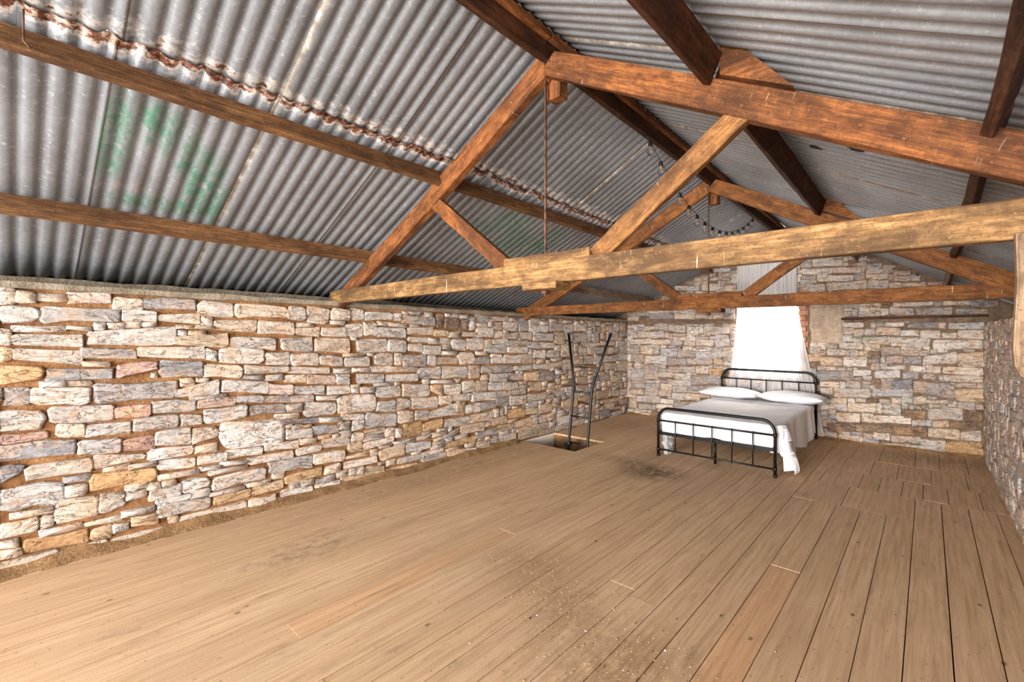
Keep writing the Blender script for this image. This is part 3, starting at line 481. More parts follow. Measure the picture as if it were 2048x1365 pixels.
def rough_plane(name, a, b, to3, keep, mat, amp=.009, res=.05, thick=.4, seed=3, top=None):
    """mortar face as an uneven grid; to3(a,b,depth). keep(a,b) says where there is wall"""
    na = max(1, round((a[1]-a[0])/res)); nb = max(1, round((b[1]-b[0])/res))
    A = [a[0]+(a[1]-a[0])*i/na for i in range(na+1)]; B = [b[0]+(b[1]-b[0])*i/nb for i in range(nb+1)]
    idx = {}; V = []; F = []
    for i, x in enumerate(A):
        for j, y in enumerate(B):
            yy = min(y, top(x)) if top else y
            d = amp*noise.noise(Vector((x*5+seed, yy*5, seed)))*1.6+amp*.8*noise.noise(Vector((x*17, yy*17, seed)))
            idx[i, j] = len(V); V.append(to3(x, yy, d-.008))
    for i in range(na):
        for j in range(nb):
            if keep((A[i]+A[i+1])/2, (B[j]+B[j+1])/2) and (not top or B[j] < max(top(A[i]), top(A[i+1]))):
                F.append((idx[i, j], idx[i+1, j], idx[i+1, j+1], idx[i, j+1]))
    return mesh_obj(name, V, F, mat, None, smooth=True)
def add_box(bm, lo, hi):
    vs = [bm.verts.new((x, y, z)) for x in (lo[0], hi[0]) for y in (lo[1], hi[1]) for z in (lo[2], hi[2])]
    for f in BOXF: bm.faces.new([vs[k] for k in f])
def box(name, lo, hi, mat, parent=None, bev=0):
    bm = bmesh.new(); add_box(bm, lo, hi); bmesh.ops.recalc_face_normals(bm, faces=bm.faces)
    if bev: bmesh.ops.bevel(bm, geom=bm.edges[:], offset=bev, segments=1, affect='EDGES')
    return bm_obj(name, bm, mat, parent)
def join_box(o, lo, hi):
    bm = bmesh.new(); bm.from_mesh(o.data); add_box(bm, lo, hi); bm.to_mesh(o.data); bm.free()

HX0, HX1, HY0, HY1 = -4.90, -3.90, 4.12, 4.73          # hatch in the floor
# left wall
tl = lambda a, b, d: (XL+d, a, b)
topL = lambda y: 1.852-.009*(y if isinstance(y, float) else np.asarray(y))
wl = rough_plane('wall_left', (YB, YE+.1), (-.35, 1.86), tl, lambda a, b: True, M_mortar, top=topL)
join_box(wl, (XL-.5, YB, -.35), (XL-.03, YE+.4, 1.78)); struct(wl)
stL = pack(YB, YE, .01, 1.84, parse(TAB_L), lambda x, y: y < topL(x)-.012, 11, pal='wwwlgccccoop')
build_stones(wl, stL, tl, 5, vis=lambda q: 1 if q[1][0] > -.05 else .05)
# end wall with window opening
WX0, WX1, WZ0, WZ1 = -2.62, -1.67, .93, 1.99
te = lambda a, b, d: (a, YE-d, b)
inwin = lambda a, b: WX0 < a < WX1 and WZ0 < b < WZ1
we = rough_plane('wall_back', (XL-.5, 1.1), (-.05, 3.4), te, lambda a, b: not inwin(a, b), M_mortar_g, seed=8, top=lambda x: roofz(x, YE)-.0, amp=.012)
for lo, hi in (((XL-.5, YE+.03, -.05), (WX0, YE+.42, 1.9)), ((WX1, YE+.03, -.05), (1.15, YE+.42, 1.8)), ((WX0, YE+.03, -.05), (WX1, YE+.42, WZ0)), ((XL+.6, YE+.03, WZ1), (.3, YE+.42, 2.1))):
    join_box(we, lo, hi)
bm = bmesh.new(); bm.from_mesh(we.data)                  # solid gable behind the face
g = [(XL+.6, 2.1), (.3, 2.1), (-.85, 2.74), (RX, 3.26), (-3.1, 2.68), (-4.2, 2.2)]
f0 = [bm.verts.new((x, YE+.03, z)) for x, z in g]; f1 = [bm.verts.new((x, YE+.42, z)) for x, z in g]
bm.faces.new(f0); bm.faces.new(f1[::-1])
for i in range(6): bm.faces.new((f0[i], f0[(i+1) % 6], f1[(i+1) % 6], f1[i]))
bm.to_mesh(we.data); bm.free(); struct(we)
def freeE(x, y):
    zr = np.vectorize(lambda a: roofz(a, YE)-.02)(x[0])[None, :]
    return (y < zr) & ~((x > WX0-.07) & (x < WX1+.17) & (y > WZ0-.06) & (y < WZ1+.1)) & ~((y > 1.735) & (y < 1.80) & ((x < -2.5) | (x > -1.3))) & ~((x > -1.5) & (x < -1.06) & (y > 1.44) & (y < 1.96)) & (x > XL+.01) & (x < XR-.01)
stE = pack(XL, XR, .01, 3.3, parse(TAB_E), freeE, 21, big=(.12, .34), hh=(.045, .11), pal='wwlggccpcm')
build_stones(we, stE, te, 6, limit=300, vis=lambda q: 1)
rnd = random.Random(4)
for k in range(17):                                     # brick jamb on the right of the window
    z = WZ0+.02+k*.081
    o = box('brick', (WX1+.015+rnd.uniform(-.006, .006), YE-.018, z), (WX1+(.155 if k % 2 else .12), YE+.06, z+.07), M_brick, we, .004)
V = []; F = []; nu, nv = 14, 16
for j in range(nv+1):
    for i in range(nu+1):
        u = i/nu; v = j/nv; z = 1.40+.58*v
        xl = -1.495+.012*noise.noise(Vector((0, z*14, 2)))*2+(.02 if z < 1.6 else 0); xr = -1.02+.12*noise.noise(Vector((3, z*4, 2)))
        x = xl+(xr-xl)*u; zz = z+(.05*noise.noise(Vector((x*5, 1, 7))) if j == 0 else 0)
        V.append((x, YE-.043-.006*noise.noise(Vector((x*8, z*8, 3)))+(.04 if i in (0, nu) or j in (0, nv) else 0), zz))
for j in range(nv):
    for i in range(nu): a = j*(nu+1)+i; F.append((a, a+1, a+nu+2, a+nu+1))
M_plaster = mortar_mat('beige_lime_plaster', (150, 128, 108), (182, 160, 138), (204, 186, 166))
mesh_obj('plaster_patch', V, F, M_plaster, we, True)
# gap-toothed bond timber along the end wall
o = beam('trim_1', (XL+.05, YE-.035, 1.762), (-2.75, YE-.035, 1.768), .05, .028, M_grey, seed=1); struct(o)
o = beam('trim_2', (-1.05, YE-.035, 1.772), (.62, YE-.035, 1.782), .06, .030, M_dkpurlin, seed=2); struct(o)
# right wall
tr = lambda a, b, d: (XR-d, a, b)
wr = rough_plane('wall_right', (YB, YE+.1), (-.05, 1.70), tr, lambda a, b: True, M_mortar, seed=14, amp=.012)
join_box(wr, (XR+.03, YB, -.05), (XR+.55, YE+.4, 1.70)); join_box(wr, (XR+.36, YB, 1.65), (XR+.58, YE+.4, 1.96)); struct(wr)
stR = pack(YB, YE-.02, .01, 1.69, [], lambda x, y: y < 1.69, 31, big=(.12, .30), hh=(.06, .13), pal='cccpppwloc')
build_stones(wr, stR, tr, 7, limit=230, vis=lambda q: 1 if q[1][0] > 4.1 else .001)
# wall plate / lime capping on the left wall
def strip(name, mat, y0, y1, x0, x1, zf, th, seed, n=80, amp=.008):
    V = []; F = []
    for i in range(n+1):
        y = y0+(y1-y0)*i/n; j = lambda k: amp*noise.noise(Vector((y*6, k*3.1, seed)))*1.7
        z = zf(y); V += [(x1+j(1), y, z+j(2)*.7), (x1+j(3), y, z+th+j(4)), (x0, y, z+th), (x0, y, z)]
    for i in range(n):
        b = i*4
        for k in range(4): F.append((b+k, b+(k+1) % 4, b+4+(k+1) % 4, b+4+k))
    F += [(0, 3, 2, 1), (4*n, 4*n+1, 4*n+2, 4*n+3)]
    return mesh_obj(name, V, F, mat)
struct(strip('trim_3', M_render, YB, YE, XL-.48, XL+.03, lambda y: topL(y)-.004, .045, 3))
struct(strip('trim_4', M_render, YB, YE, XL-.56, XL-.40, lambda y: topL(y)-.01, .12, 9))  # added closing strip, blocks bright sky in the gap under the sheets
# clay fillet where the left wall meets the floor
V = []; F = []; n = 140
for i in range(n+1):
    y = YB+(HY0-.15-YB)*i/n; w_ = .12+.07*noise.noise(Vector((y*2.2, 0, 1)))+.02*noise.noise(Vector((y*9, 4, 1))); h_ = .07+.05*noise.noise(Vector((y*3, 7, 2)))
    for k in range(6):
        t = k/5; V.append((XL-.0+w_*t+.0, y, max(.0, h_*(1-t)**1.6)+.004+(0 if k < 5 else -.01)+.006*noise.noise(Vector((y*20, k*2, 3)))))
for i in range(n):
    for k in range(5): a = i*6+k; F.append((a, a+6, a+7, a+1))
o = mesh_obj('baseboard_left', V, F, M_dirt, None, True); struct(o)
V = []; F = []; n = 100
for i in range(n+1):
    x = XL+.02+(XR-.03-XL)*i/n; w_ = .07+.05*noise.noise(Vector((x*2.2, 0, 5))); h_ = .045+.03*noise.noise(Vector((x*3, 7, 6)))
    for k in range(5):
        t = k/4; V.append((x, YE-w_*t, max(0, h_*(1-t)**1.6)+.004-(0 if k < 4 else .01)))
for i in range(n):
    for k in range(4): a = i*5+k; F.append((a, a+5, a+6, a+1))
o = mesh_obj('baseboard_back', V, F, M_dirt, None, True); struct(o)

# window
wf = box('window_1', (WX0, YE+.20, WZ0), (WX0+.05, YE+.26, WZ1), M_white); struct(wf)
for lo, hi in (((WX1-.05, YE+.20, WZ0), (WX1, YE+.26, WZ1)), ((WX0+.05, YE+.20, WZ0), (WX1-.05, YE+.26, WZ0+.06)), ((WX0+.05, YE+.20, WZ1-.05), (WX1-.05, YE+.26, WZ1))): join_box(wf, lo, hi)
box('window_sash', (WX0+.05, YE+.215, 1.30), (WX1-.05, YE+.245, 1.335), M_white, wf)
box('window_sill', (WX0-.02, YE+.02, WZ0-.04), (WX1+.02, YE+.42, WZ0), M_white, wf)
box('window_head', (WX0-.03, YE+.02, WZ1), (WX1+.03, YE+.42, WZ1+.08), M_grey, wf)
box('pane', (WX0+.05, YE+.228, 1.335), (WX1-.05, YE+.232, WZ1-.05), M_pane, wf)
box('pane', (WX0+.05, YE+.228, WZ0+.06), (WX1-.05, YE+.232, 1.30), M_pane, wf)

# ---------------------------------------------------------------- floor
fl = box('floor', (HX1, YB, -.16), (XR+.3, YE+.3, -.034), M_dark); struct(fl)
join_box(fl, (XL-.02, YB, -.16), (HX1, HY0, -.034)); join_box(fl, (XL-.02, HY1, -.16), (HX1, YE+.3, -.034))
def board(x0, x1, y0, y1, tint=(1, 1, 1), dzb=0, seed=0):
    g = .0025; r = random.Random(int((x0*917+y0*131+9)*100)+seed)
    o = beam('floorboard', ((x0+x1)/2, y0+.0004, -.017+dzb+r.uniform(-.0012, .0012)), ((x0+x1)/2, y1-.0004, -.017+dzb+r.uniform(-.0012, .0012)), x1-x0-2*g+r.uniform(-.002, .001), .032, M_floor, fl, seg=1, rough=0, bev=.0008)
    k = r.uniform(.93, 1.03); o.color = (tint[0]*k, tint[1]*k, tint[2]*k, 1); return o
BW = .1975; x = -.098; edges = [-.098+BW*k for k in range(-25, 5)]
edges = [e for e in edges if XL < e < XR]; edges = [XL+.005]+edges+[XR+.02]
ROWS = [4.14, 4.715, 5.235, 5.83, YE-.0]
warm = (1.04, .95, .86)
for a, b in zip(edges[:-1], edges[1:]):
    m = (a+b)/2; r = random.Random(int(m*1000)+5)
    if m < HX1 and b < HX1+.12:                          # boards stopped by the hatch
        if a < HX1:
            bb = b
            board(a, bb, YB, HY0); board(a, bb, HY1, YE); 
            if b > HX1: board(HX1, b, HY0, HY1)
        continue
    if abs(m+2.78) < .1:                                  # long replaced board
        board(a, b, YB, .816); board(a, b, .816, 2.16, (1.05, .95, .86), -.001); board(a, b, 2.16, YE); continue
    if abs(m+.79) < .1:
        board(a, b, 2.83, 4.14); board(a, b, YB, 2.82, (1.10, .98, .88), -.0005); continue
    if m < -1.1:
        j = r.uniform(.3, 4.0); 
        if r.random() < .35: board(a, b, YB, j); board(a, b, j, YE)
        else: board(a, b, YB, YE)
        continue
    board(a, b, YB, 4.14 if m < -.2 else 4.715)
def row(y0, y1, xs):
    for a, b in zip(xs[:-1], xs[1:]): board(a, b, y0, y1)
row(4.14, 4.715, [-1.086, -.66, -.26, -.098]); row(4.715, 5.235, [-1.086, -.965, -.82, -.59, -.415, -.215, -.04, .16, .41, .62])
row(5.235, 5.83, [-1.086, -.835, -.54, -.28, .03, .34, .62]); row(5.83, YE, [-1.086, -.8, -.505, -.13, .115, .38, .62])
# hatch lining and the dim space below
hl = box('trim_5', (HX0-.04, HY0-.03, -.42), (HX0-.015, HY1+.03, -.006), M_white); struct(hl)
o = box('trim_6', (HX0-.015, HY1-.015, -.42), (HX1+.03, HY1+.03, -.03), M_dirt); struct(o)
o = box('trim_7', (HX0-.015, HY0-.03, -.42), (HX1+.03, HY0, -.03), M_purlin); struct(o)
o = box('trim_8', (HX1, HY0, -.42), (HX1+.03, HY1, -.03), M_purlin); struct(o)
hl.location.x = .012
lw = bmesh.new()
for lo, hi in (((-5.5, 3.0, -2.6), (-2.8, 5.9, -2.5)), ((-5.5, 3.0, -2.5), (-5.4, 5.9, -.42)), ((-2.9, 3.0, -2.5), (-2.8, 5.9, -.42)), ((-5.4, 3.0, -2.5), (-2.9, 3.1, -.42)), ((-5.4, 5.8, -2.5), (-2.9, 5.9, -.42)),
               ((-5.4, 3.1, -.5), (-4.94, 5.8, -.42)), ((HX1+.03, 3.1, -.5), (-2.9, 5.8, -.42)), ((-4.94, 3.1, -.5), (HX1+.03, HY0-.03, -.42)), ((-4.94, HY1+.03, -.5), (HX1+.03, 5.8, -.42))): add_box(lw, lo, hi)
o = bm_obj('floor_lower', lw, M_dirt); struct(o)

# ---------------------------------------------------------------- roof iron
ce = empty('ceiling'); struct(ce)
PITCH = .0744; AMP = .0080
def sheet(y0, ncor, xa, xb, P, off, mat, rust_end=None, ragged=0, seed=0, lap_top=False, ext=0):
    """one corrugated sheet; runs down the slope from xa to xb, ridges along the slope"""
    nx = 7; ny = ncor*8; V = []; F = []; uv = []
    rnd = random.Random(seed)
    for i in range(ny+1):
        y = y0+PITCH*ncor*i/ny+ (ext*(i/ny) if ext else 0)
        ph = 2*math.pi*(y/PITCH)
        for j in range(nx+1):
            x = xa+(xb-xa)*j/nx
            if j == 0 and ragged: x += ragged*noise.noise(Vector((y*13, seed*.1, 5)))*1.4*(1 if xb < xa else -1)+ragged*.5*noise.noise(Vector((y*40, 3, 5)))
            z = prof(P, x)+dz(y)+off+AMP*(2*((1+math.sin(ph))/2)**2.3-.75)
            V.append((x, y, z))
            d1 = abs(x-xa)*1.1 if rust_end == 'a' else (abs(x+3.012)*.6+.052 if rust_end == 'b' else 1.0)
            uv.append((d1, min(y-y0, 1.0)))
    for i in range(ny):
        for j in range(nx): a = i*(nx+1)+j; F.append((a, a+1, a+nx+2, a+nx+1))
    o = mesh_obj('roof_sheet', V, F, mat, ce, True)
    l = o.data.uv_layers.new(name='edge')
    for lp in o.data.loops: l.data[lp.index].uv = uv[lp.vertex_index]
    sm = o.modifiers.new('thickness', 'SOLIDIFY'); sm.thickness = .0012; sm.offset = 1 if xb < xa else -1
    return o
NC = 8; CW = NC*PITCH
def course(start, xa, xb, P, off, mat, **k):
    y = start-math.ceil((start-YB)/CW)*CW; i = 0
    while y < YE+.02:
        sheet(y, NC, xa, xb, P, off+.0022*(i % 2)-.001+(.0012 if i % 3 == 0 else 0), mat, seed=i, ext=.035, **k); y += CW; i += 1
course(.235, -3.04, -5.43, PL, .012, M_iron, rust_end='a', ragged=.022)
course(.25, -2.0, -3.2, PL, .032, M_iron, rust_end='b')
course(.10, -1.915, -.845, PR, .030, M_iron_r)
course(.32, -.875, 1.12, PR, .014, M_iron_r) 
# ridge capping outside
V = []; F = []
for i, y in enumerate((YB, 1.81, YE+.15)):
    for x, z in ((RX-.24, 3.345), (RX, 3.475), (RX+.24, 3.345)): V.append((x, y, z+dz(y)+.03))
for i in range(2):
    for k in range(2): a = i*3+k; F.append((a, a+1, a+4, a+3))
o = mesh_obj('ridge_cap', V, F, M_iron_r, ce); sm = o.modifiers.new('thickness', 'SOLIDIFY'); sm.thickness = .002
# patches of black tar on the right-hand iron
for k, (x, y, a, b) in enumerate([(-.55, 2.60, .05, .035), (-.48, 2.64, .035, .03), (-.60, 2.83, .035, .03), (-.35, 2.70, .05, .03)]):
    V = []; F = []; n = 12; r = random.Random(k)
    for ring, s in enumerate((1, .55)):
        for i in range(n):
            th = 2*math.pi*i/n; q = s*(1+r.uniform(-.3, .3)); xx = x+a*q*math.cos(th); yy = y+b*q*math.sin(th)
            V.append((xx, yy, prof(PR, xx)+dz(yy)+.014-AMP*.9-.002-.002*ring))
    V.append((x, y, prof(PR, x)+dz(y)+.014-AMP*.9-.005))
    for i in range(n): j = (i+1) % n; F += [(i, j, n+j, n+i), (n+i, n+j, 2*n)]
    mesh_obj('tar_patch', V, F, M_tar, ce)

# ---------------------------------------------------------------- trusses
TT = .055
def truss(Y, z0, label, m_tie, m_raf, seed):
    root = empty('roof_truss', (RX, Y, z0)); tag(root, label, 'roof truss')
    yc = Y+TT/2
    tb = 1.862 if Y < 3 else 1.822; th = .132 if Y < 3 else .12
    o = beam('tie_beam', (-5.12, yc, tb+th/2), (1.0, yc, tb+th/2), TT, th, m_tie, root, seg=16, seed=seed, bow=.004)
    d = z0-3.3
    # left principal: sags a little below the purlin, right one straight
    L = [(-1.965, 3.215+d), (-3.10, 2.683+d), (-4.14, 2.198+d), (-5.0, 1.81+d+.02)]
    beam('rafter', (L[0][0], yc, L[0][1]-.0), (L[1][0]-.14, yc, L[1][1]-.064), TT, .148, m_raf, root, seed=seed+1, cut0=-.45)
    beam('rafter', (L[1][0]-.14, yc+.004, L[1][1]-.064), (L[3][0], yc+.004, L[3][1]+.03), TT*.96, .145, m_raf, root, seed=seed+2)
    s = .492; xe = 1.05
    beam('rafter', (RX+.012, yc, 3.22+d-.006), (xe, yc, 3.22+d-.006-s*(xe-RX-.012)), TT, .146, m_raf, root, seed=seed+3, cut0=.45, seg=12)
    zt = tb+th
    beam('straining_piece', (-2.352, yc, zt+.026), (-1.60, yc, zt+.026), TT, .056, m_tie, root, seed=seed+4)
    beam('strut', (-2.33, yc, zt-.005), (-3.225, yc, 2.588+d), TT*.7, .112, m_raf, root, seed=seed+5, cut0=0)
    beam('strut', (-1.575, yc, zt-.005), (-.68, yc, 2.570+d), TT*.7, .112, M_strut if Y < 3 else m_raf, root, seed=seed+6)
    tube('king_rod', [(RX-.027, yc, tb-.075), (RX-.027, yc, 3.2+d)], .0085, M_rust, root, 8).matrix_parent_inverse = Matrix.Translation(-root.location)
    beam('apex_block', (RX+.01, Y+.09, 3.02+d), (RX+.01, Y+.09, 3.19+d), .07, .11, M_rafter, root, up=(1, 0, 0), seg=2)
    beam('bearing_block', (-2.095, Y-.0, tb-.021), (-1.80, Y+.0, tb-.021), .13, .042, m_tie, root, seg=2)
    o = box('nut', (RX-.049, yc-.022, tb-.062), (RX-.005, yc+.022, tb-.042), M_rust, root, .004); o.matrix_parent_inverse = Matrix.Translation(-root.location)
    # cleat that stops the right-hand purlin sliding
    V = [(-.80, 0, 2.76), (-.80, 0, 2.90), (-.735, 0, 2.895), (-.47, 0, 2.60)]
    V = [(a, Y+y_-.008, c+d-.012) for y_ in (0, TT+.03) for (a, _, c) in V]
    o = mesh_obj('cleat', V, [(0, 1, 2, 3), (7, 6, 5, 4), (0, 4, 5, 1), (1, 5, 6, 2), (2, 6, 7, 3), (3, 7, 4, 0)], m_raf, root); o.matrix_parent_inverse = Matrix.Translation(-root.location)
    return root
t1 = truss(1.81, 3.3, 'nearest timber roof truss, its pale tie beam crossing the whole picture', M_tie, M_rafter, 10)
t2 = truss(4.15, 3.242, 'second amber timber roof truss, smaller in view, just before the bed', M_tie2, M_tie2, 40)

# ---------------------------------------------------------------- purlins and ridge
def purlin(P, xb, zb, y0, y1, mat, label, hgt, name='purlin', w=.048, seed=0, dzz=0):
    """stands square to the roof slope; (xb,zb) is the middle of its lower face"""
    i = 1e-3; s = (prof(P, xb+.05)-prof(P, xb-.05))/.1
    nrm = Vector((-s, 0, 1)).normalized()
    c = Vector((xb, 0, zb))+nrm*hgt/2
    o = beam(name, (c.x, y0, c.z+dz(y0)), (c.x, y1, c.z+dz(y1)+dzz), w, hgt, mat, None, up=nrm, seg=14, seed=seed, rough=.004)
    tag(o, label, 'roof purlin'); return o
p = purlin(PL, -3.10, 2.722, YB, 4.13, M_purlin, 'upper left purlin, under the rusty sheet lap, running over the near truss', .112, seed=1)
purlin(PL, -3.11, 2.722, 4.22, YE, M_grey, 'upper left purlin piece beyond the second truss, pale and weathered', .105, seed=2)
purlin(PL, -4.285, 2.243, YB, 4.12, M_purlin, 'lower left purlin, rough brown pole below the green paint marks', .112, seed=3)
purlin(PL, -4.285, 2.236, 4.21, YE, M_grey, 'short grey lower left purlin between second truss and end wall', .11, seed=4)
purlin(PR, -.87, 2.722, YB, 1.808, M_dark, 'near upper right purlin, dark, butting against the near truss', .146, seed=5)
purlin(PR, -.86, 2.715, 1.868, 4.148, M_dark, 'middle upper right purlin, dark, between the two trusses', .146, seed=6)
purlin(PR, -.86, 2.73, 4.21, YE, M_grey, 'far upper right purlin between second truss and end wall', .13, seed=7)
purlin(PR, .163, 2.215, YB, 1.808, M_dkpurlin, 'near lower right purlin, dark brown, at the top right corner', .15, w=.042, seed=8)
purlin(PR, .163, 2.22, 1.868, 4.148, M_dkpurlin, 'middle lower right purlin, grey-brown, hanging behind the pale tie beam', .14, w=.045, seed=9)
purlin(PR, .163, 2.22, 4.21, YE, M_grey, 'far lower right purlin beside the bright gap at the end wall', .14, seed=10)
def ridge(y0, y1, label, mat, seed):
    root = empty('ridge_board', (RX, (y0+y1)/2, 3.2)); tag(root, label, 'ridge beam')
    for nm, x, zc, w, h_, m in (('board', RX+.005, 3.315, .05, .19, mat), ('batten', RX+.052, 3.352, .038, .05, M_rafter)):
        beam(nm, (x, y0, zc+dz(y0)), (x, y1, zc+dz(y1)), w, h_, m, root, seg=10, seed=seed)
    return root
ridge(YB, 1.795, 'near length of dark ridge board with a lighter batten nailed along it', M_dark, 3)
ridge(1.80, 4.14, 'middle length of dark ridge board, where the string of bulbs starts', M_dark, 4)
ridge(4.145, YE, 'far length of weathered ridge board running into the end wall', M_dark, 5)

# nail driven in the upper left purlin
nl = tube('nail', [(-3.06, .03, 2.87), (-3.055, .03, 2.74), (-3.045, .045, 2.715)], .0035, M_rust, None, 6); tag(nl, 'long bent rusty nail on the upper left purlin', 'nail')

# weathered post hung from the near tie beam at the right edge
hp = empty('hanging_post', (.28, 1.77, 1.86)); tag(hp, 'pale weathered hanging post with rounded foot at the right edge', 'post')
bm = bmesh.new(); prof_ = [(.232, 1.87), (.236, 1.72), (.230, 1.60), (.226, 1.50), (.230, 1.45), (.244, 1.418), (.27, 1.40), (.30, 1.405), (.325, 1.43), (.335, 1.50), (.33, 1.62), (.335, 1.75), (.33, 1.87)]
fr = [bm.verts.new((x, 1.755, z)) for x, z in prof_]; bk = [bm.verts.new((x, 1.805, z)) for x, z in prof_]
bm.faces.new(fr); bm.faces.new(bk[::-1])
for i in range(len(prof_)): j = (i+1) % len(prof_); bm.faces.new((fr[i], bk[i], bk[j], fr[j]))
for v in bm.verts: v.co -= Vector((.28, 1.77, 1.86))
bmesh.ops.recalc_face_normals(bm, faces=bm.faces); bmesh.ops.bevel(bm, geom=[e for e in bm.edges if abs(e.verts[0].co.y-e.verts[1].co.y) < .001], offset=.006, segments=2, affect='EDGES')
M_post = wood('bleached_post_timber', (164, 138, 110), (134, 108, 84), (92, 70, 52), .4)
po = bm_obj('shaft', bm, M_post, hp)
po.data.transform(Matrix.Rotation(math.radians(90), 4, 'Y')); po.rotation_euler = (0, math.radians(-90), 0)
for z in (1.448, 1.418):
    bm = bmesh.new(); ico(bm, (.262-.28, 1.752-1.77, z-1.86), .006, 1, (1, .5, 1)); bm_obj('bolt', bm, M_rust, hp, True)

# ---------------------------------------------------------------- bed
bx0, bx1, by0, by1 = -2.872, -1.38, 4.57, 6.57
bed = empty('bed', ((bx0+bx1)/2, (by0+by1)/2, 0)); tag(bed, 'black tubular metal double bed frame by the curtained window', 'bed')
def inbed(o): o.matrix_parent_inverse = Matrix.Translation(-bed.location); return o
def endframe(y, ztop, zr, zlow, post0, pref):
    R = .15; r = .0185
    def P(z): return z
    pts = [(bx0, y, 0)] + [(bx0, y, ztop-R)] + [tuple(v) for v in arc((bx0+R, y, ztop-R), (-1, 0, 0), (0, 0, 1), R, 0, math.pi/2, 8)[1:]] + \
          [tuple(v) for v in arc((bx1-R, y, ztop-R), (0, 0, 1), (1, 0, 0), R, 0, math.pi/2, 8)] + [(bx1, y, 0)]
    inbed(tube(pref, pts, r, M_black, bed, 12))
    inbed(tube('cross_rail', [(bx0, y, zr), (bx1, y, zr)], .0105, M_black, bed, 8))
    inbed(tube('cross_rail', [(bx0, y, zlow), (bx1, y, zlow)], .0105, M_black, bed, 8))
    for k in range(1, 6):
        x = bx0+(bx1-bx0)*k/6
        inbed(tube('spindle', [(x, y, zlow), (x, y, zr)], .008, M_black, bed, 8))
        for z in (zlow, zr):
            bm = bmesh.new(); ico(bm, (x, y, z), .0165, 2); inbed(bm_obj('joint_ball', bm, M_black, bed, True))
    for x in (bx0, bx1):
        for z in (zlow, zr): inbed(tube('collar', [(x, y, z-.022), (x, y, z+.022)], .0235, M_black, bed, 12))
        inbed(tube('foot_cap', [(x, y, 0), (x, y, .03)], .022, M_black, bed, 12))
endframe(by0, .612, .452, .086, 0, 'footboard_tube')
endframe(by1, .975, .825, .40, 0, 'headboard_tube')
for x in (bx0+.015, bx1-.015): inbed(beam('side_rail', (x, by0, .30), (x, by1, .30), .025, .05, M_black, bed, seg=2, rough=0, bev=.003))
inbed(beam('end_rail', (bx0, by0+.035, .285), (bx1, by0+.035, .285), .025, .04, M_black, bed, seg=2, rough=0, bev=.003))
inbed(beam('centre_rail', ((bx0+bx1)/2, by0+.03, .285), ((bx0+bx1)/2, by1, .285), .03, .04, M_black, bed, seg=2, rough=0, bev=.003))
for k in range(11):
    y = by0+.12+k*.185
    inbed(beam('slat', (bx0+.03, y, .315), (bx1-.03, y, .315), .03, .015, M_black, bed, seg=1, rough=0, bev=0))
for y in (4.66, 5.58): 
    inbed(tube('centre_leg', [((bx0+bx1)/2, y, 0), ((bx0+bx1)/2, y, .28)], .018, M_black, bed, 8))
# mattress
bm = bmesh.new(); add_box(bm, (bx0+.03, by0+.09, .325), (bx1-.03, by1-.035, .53)); bmesh.ops.recalc_face_normals(bm, faces=bm.faces)
bmesh.ops.bevel(bm, geom=bm.edges[:], offset=.04, segments=3, affect='EDGES')
o = bm_obj('mattress', bm, M_mattress, None, True); tag(o, 'thin pale mattress on the black bed frame, under the sheet', 'mattress')
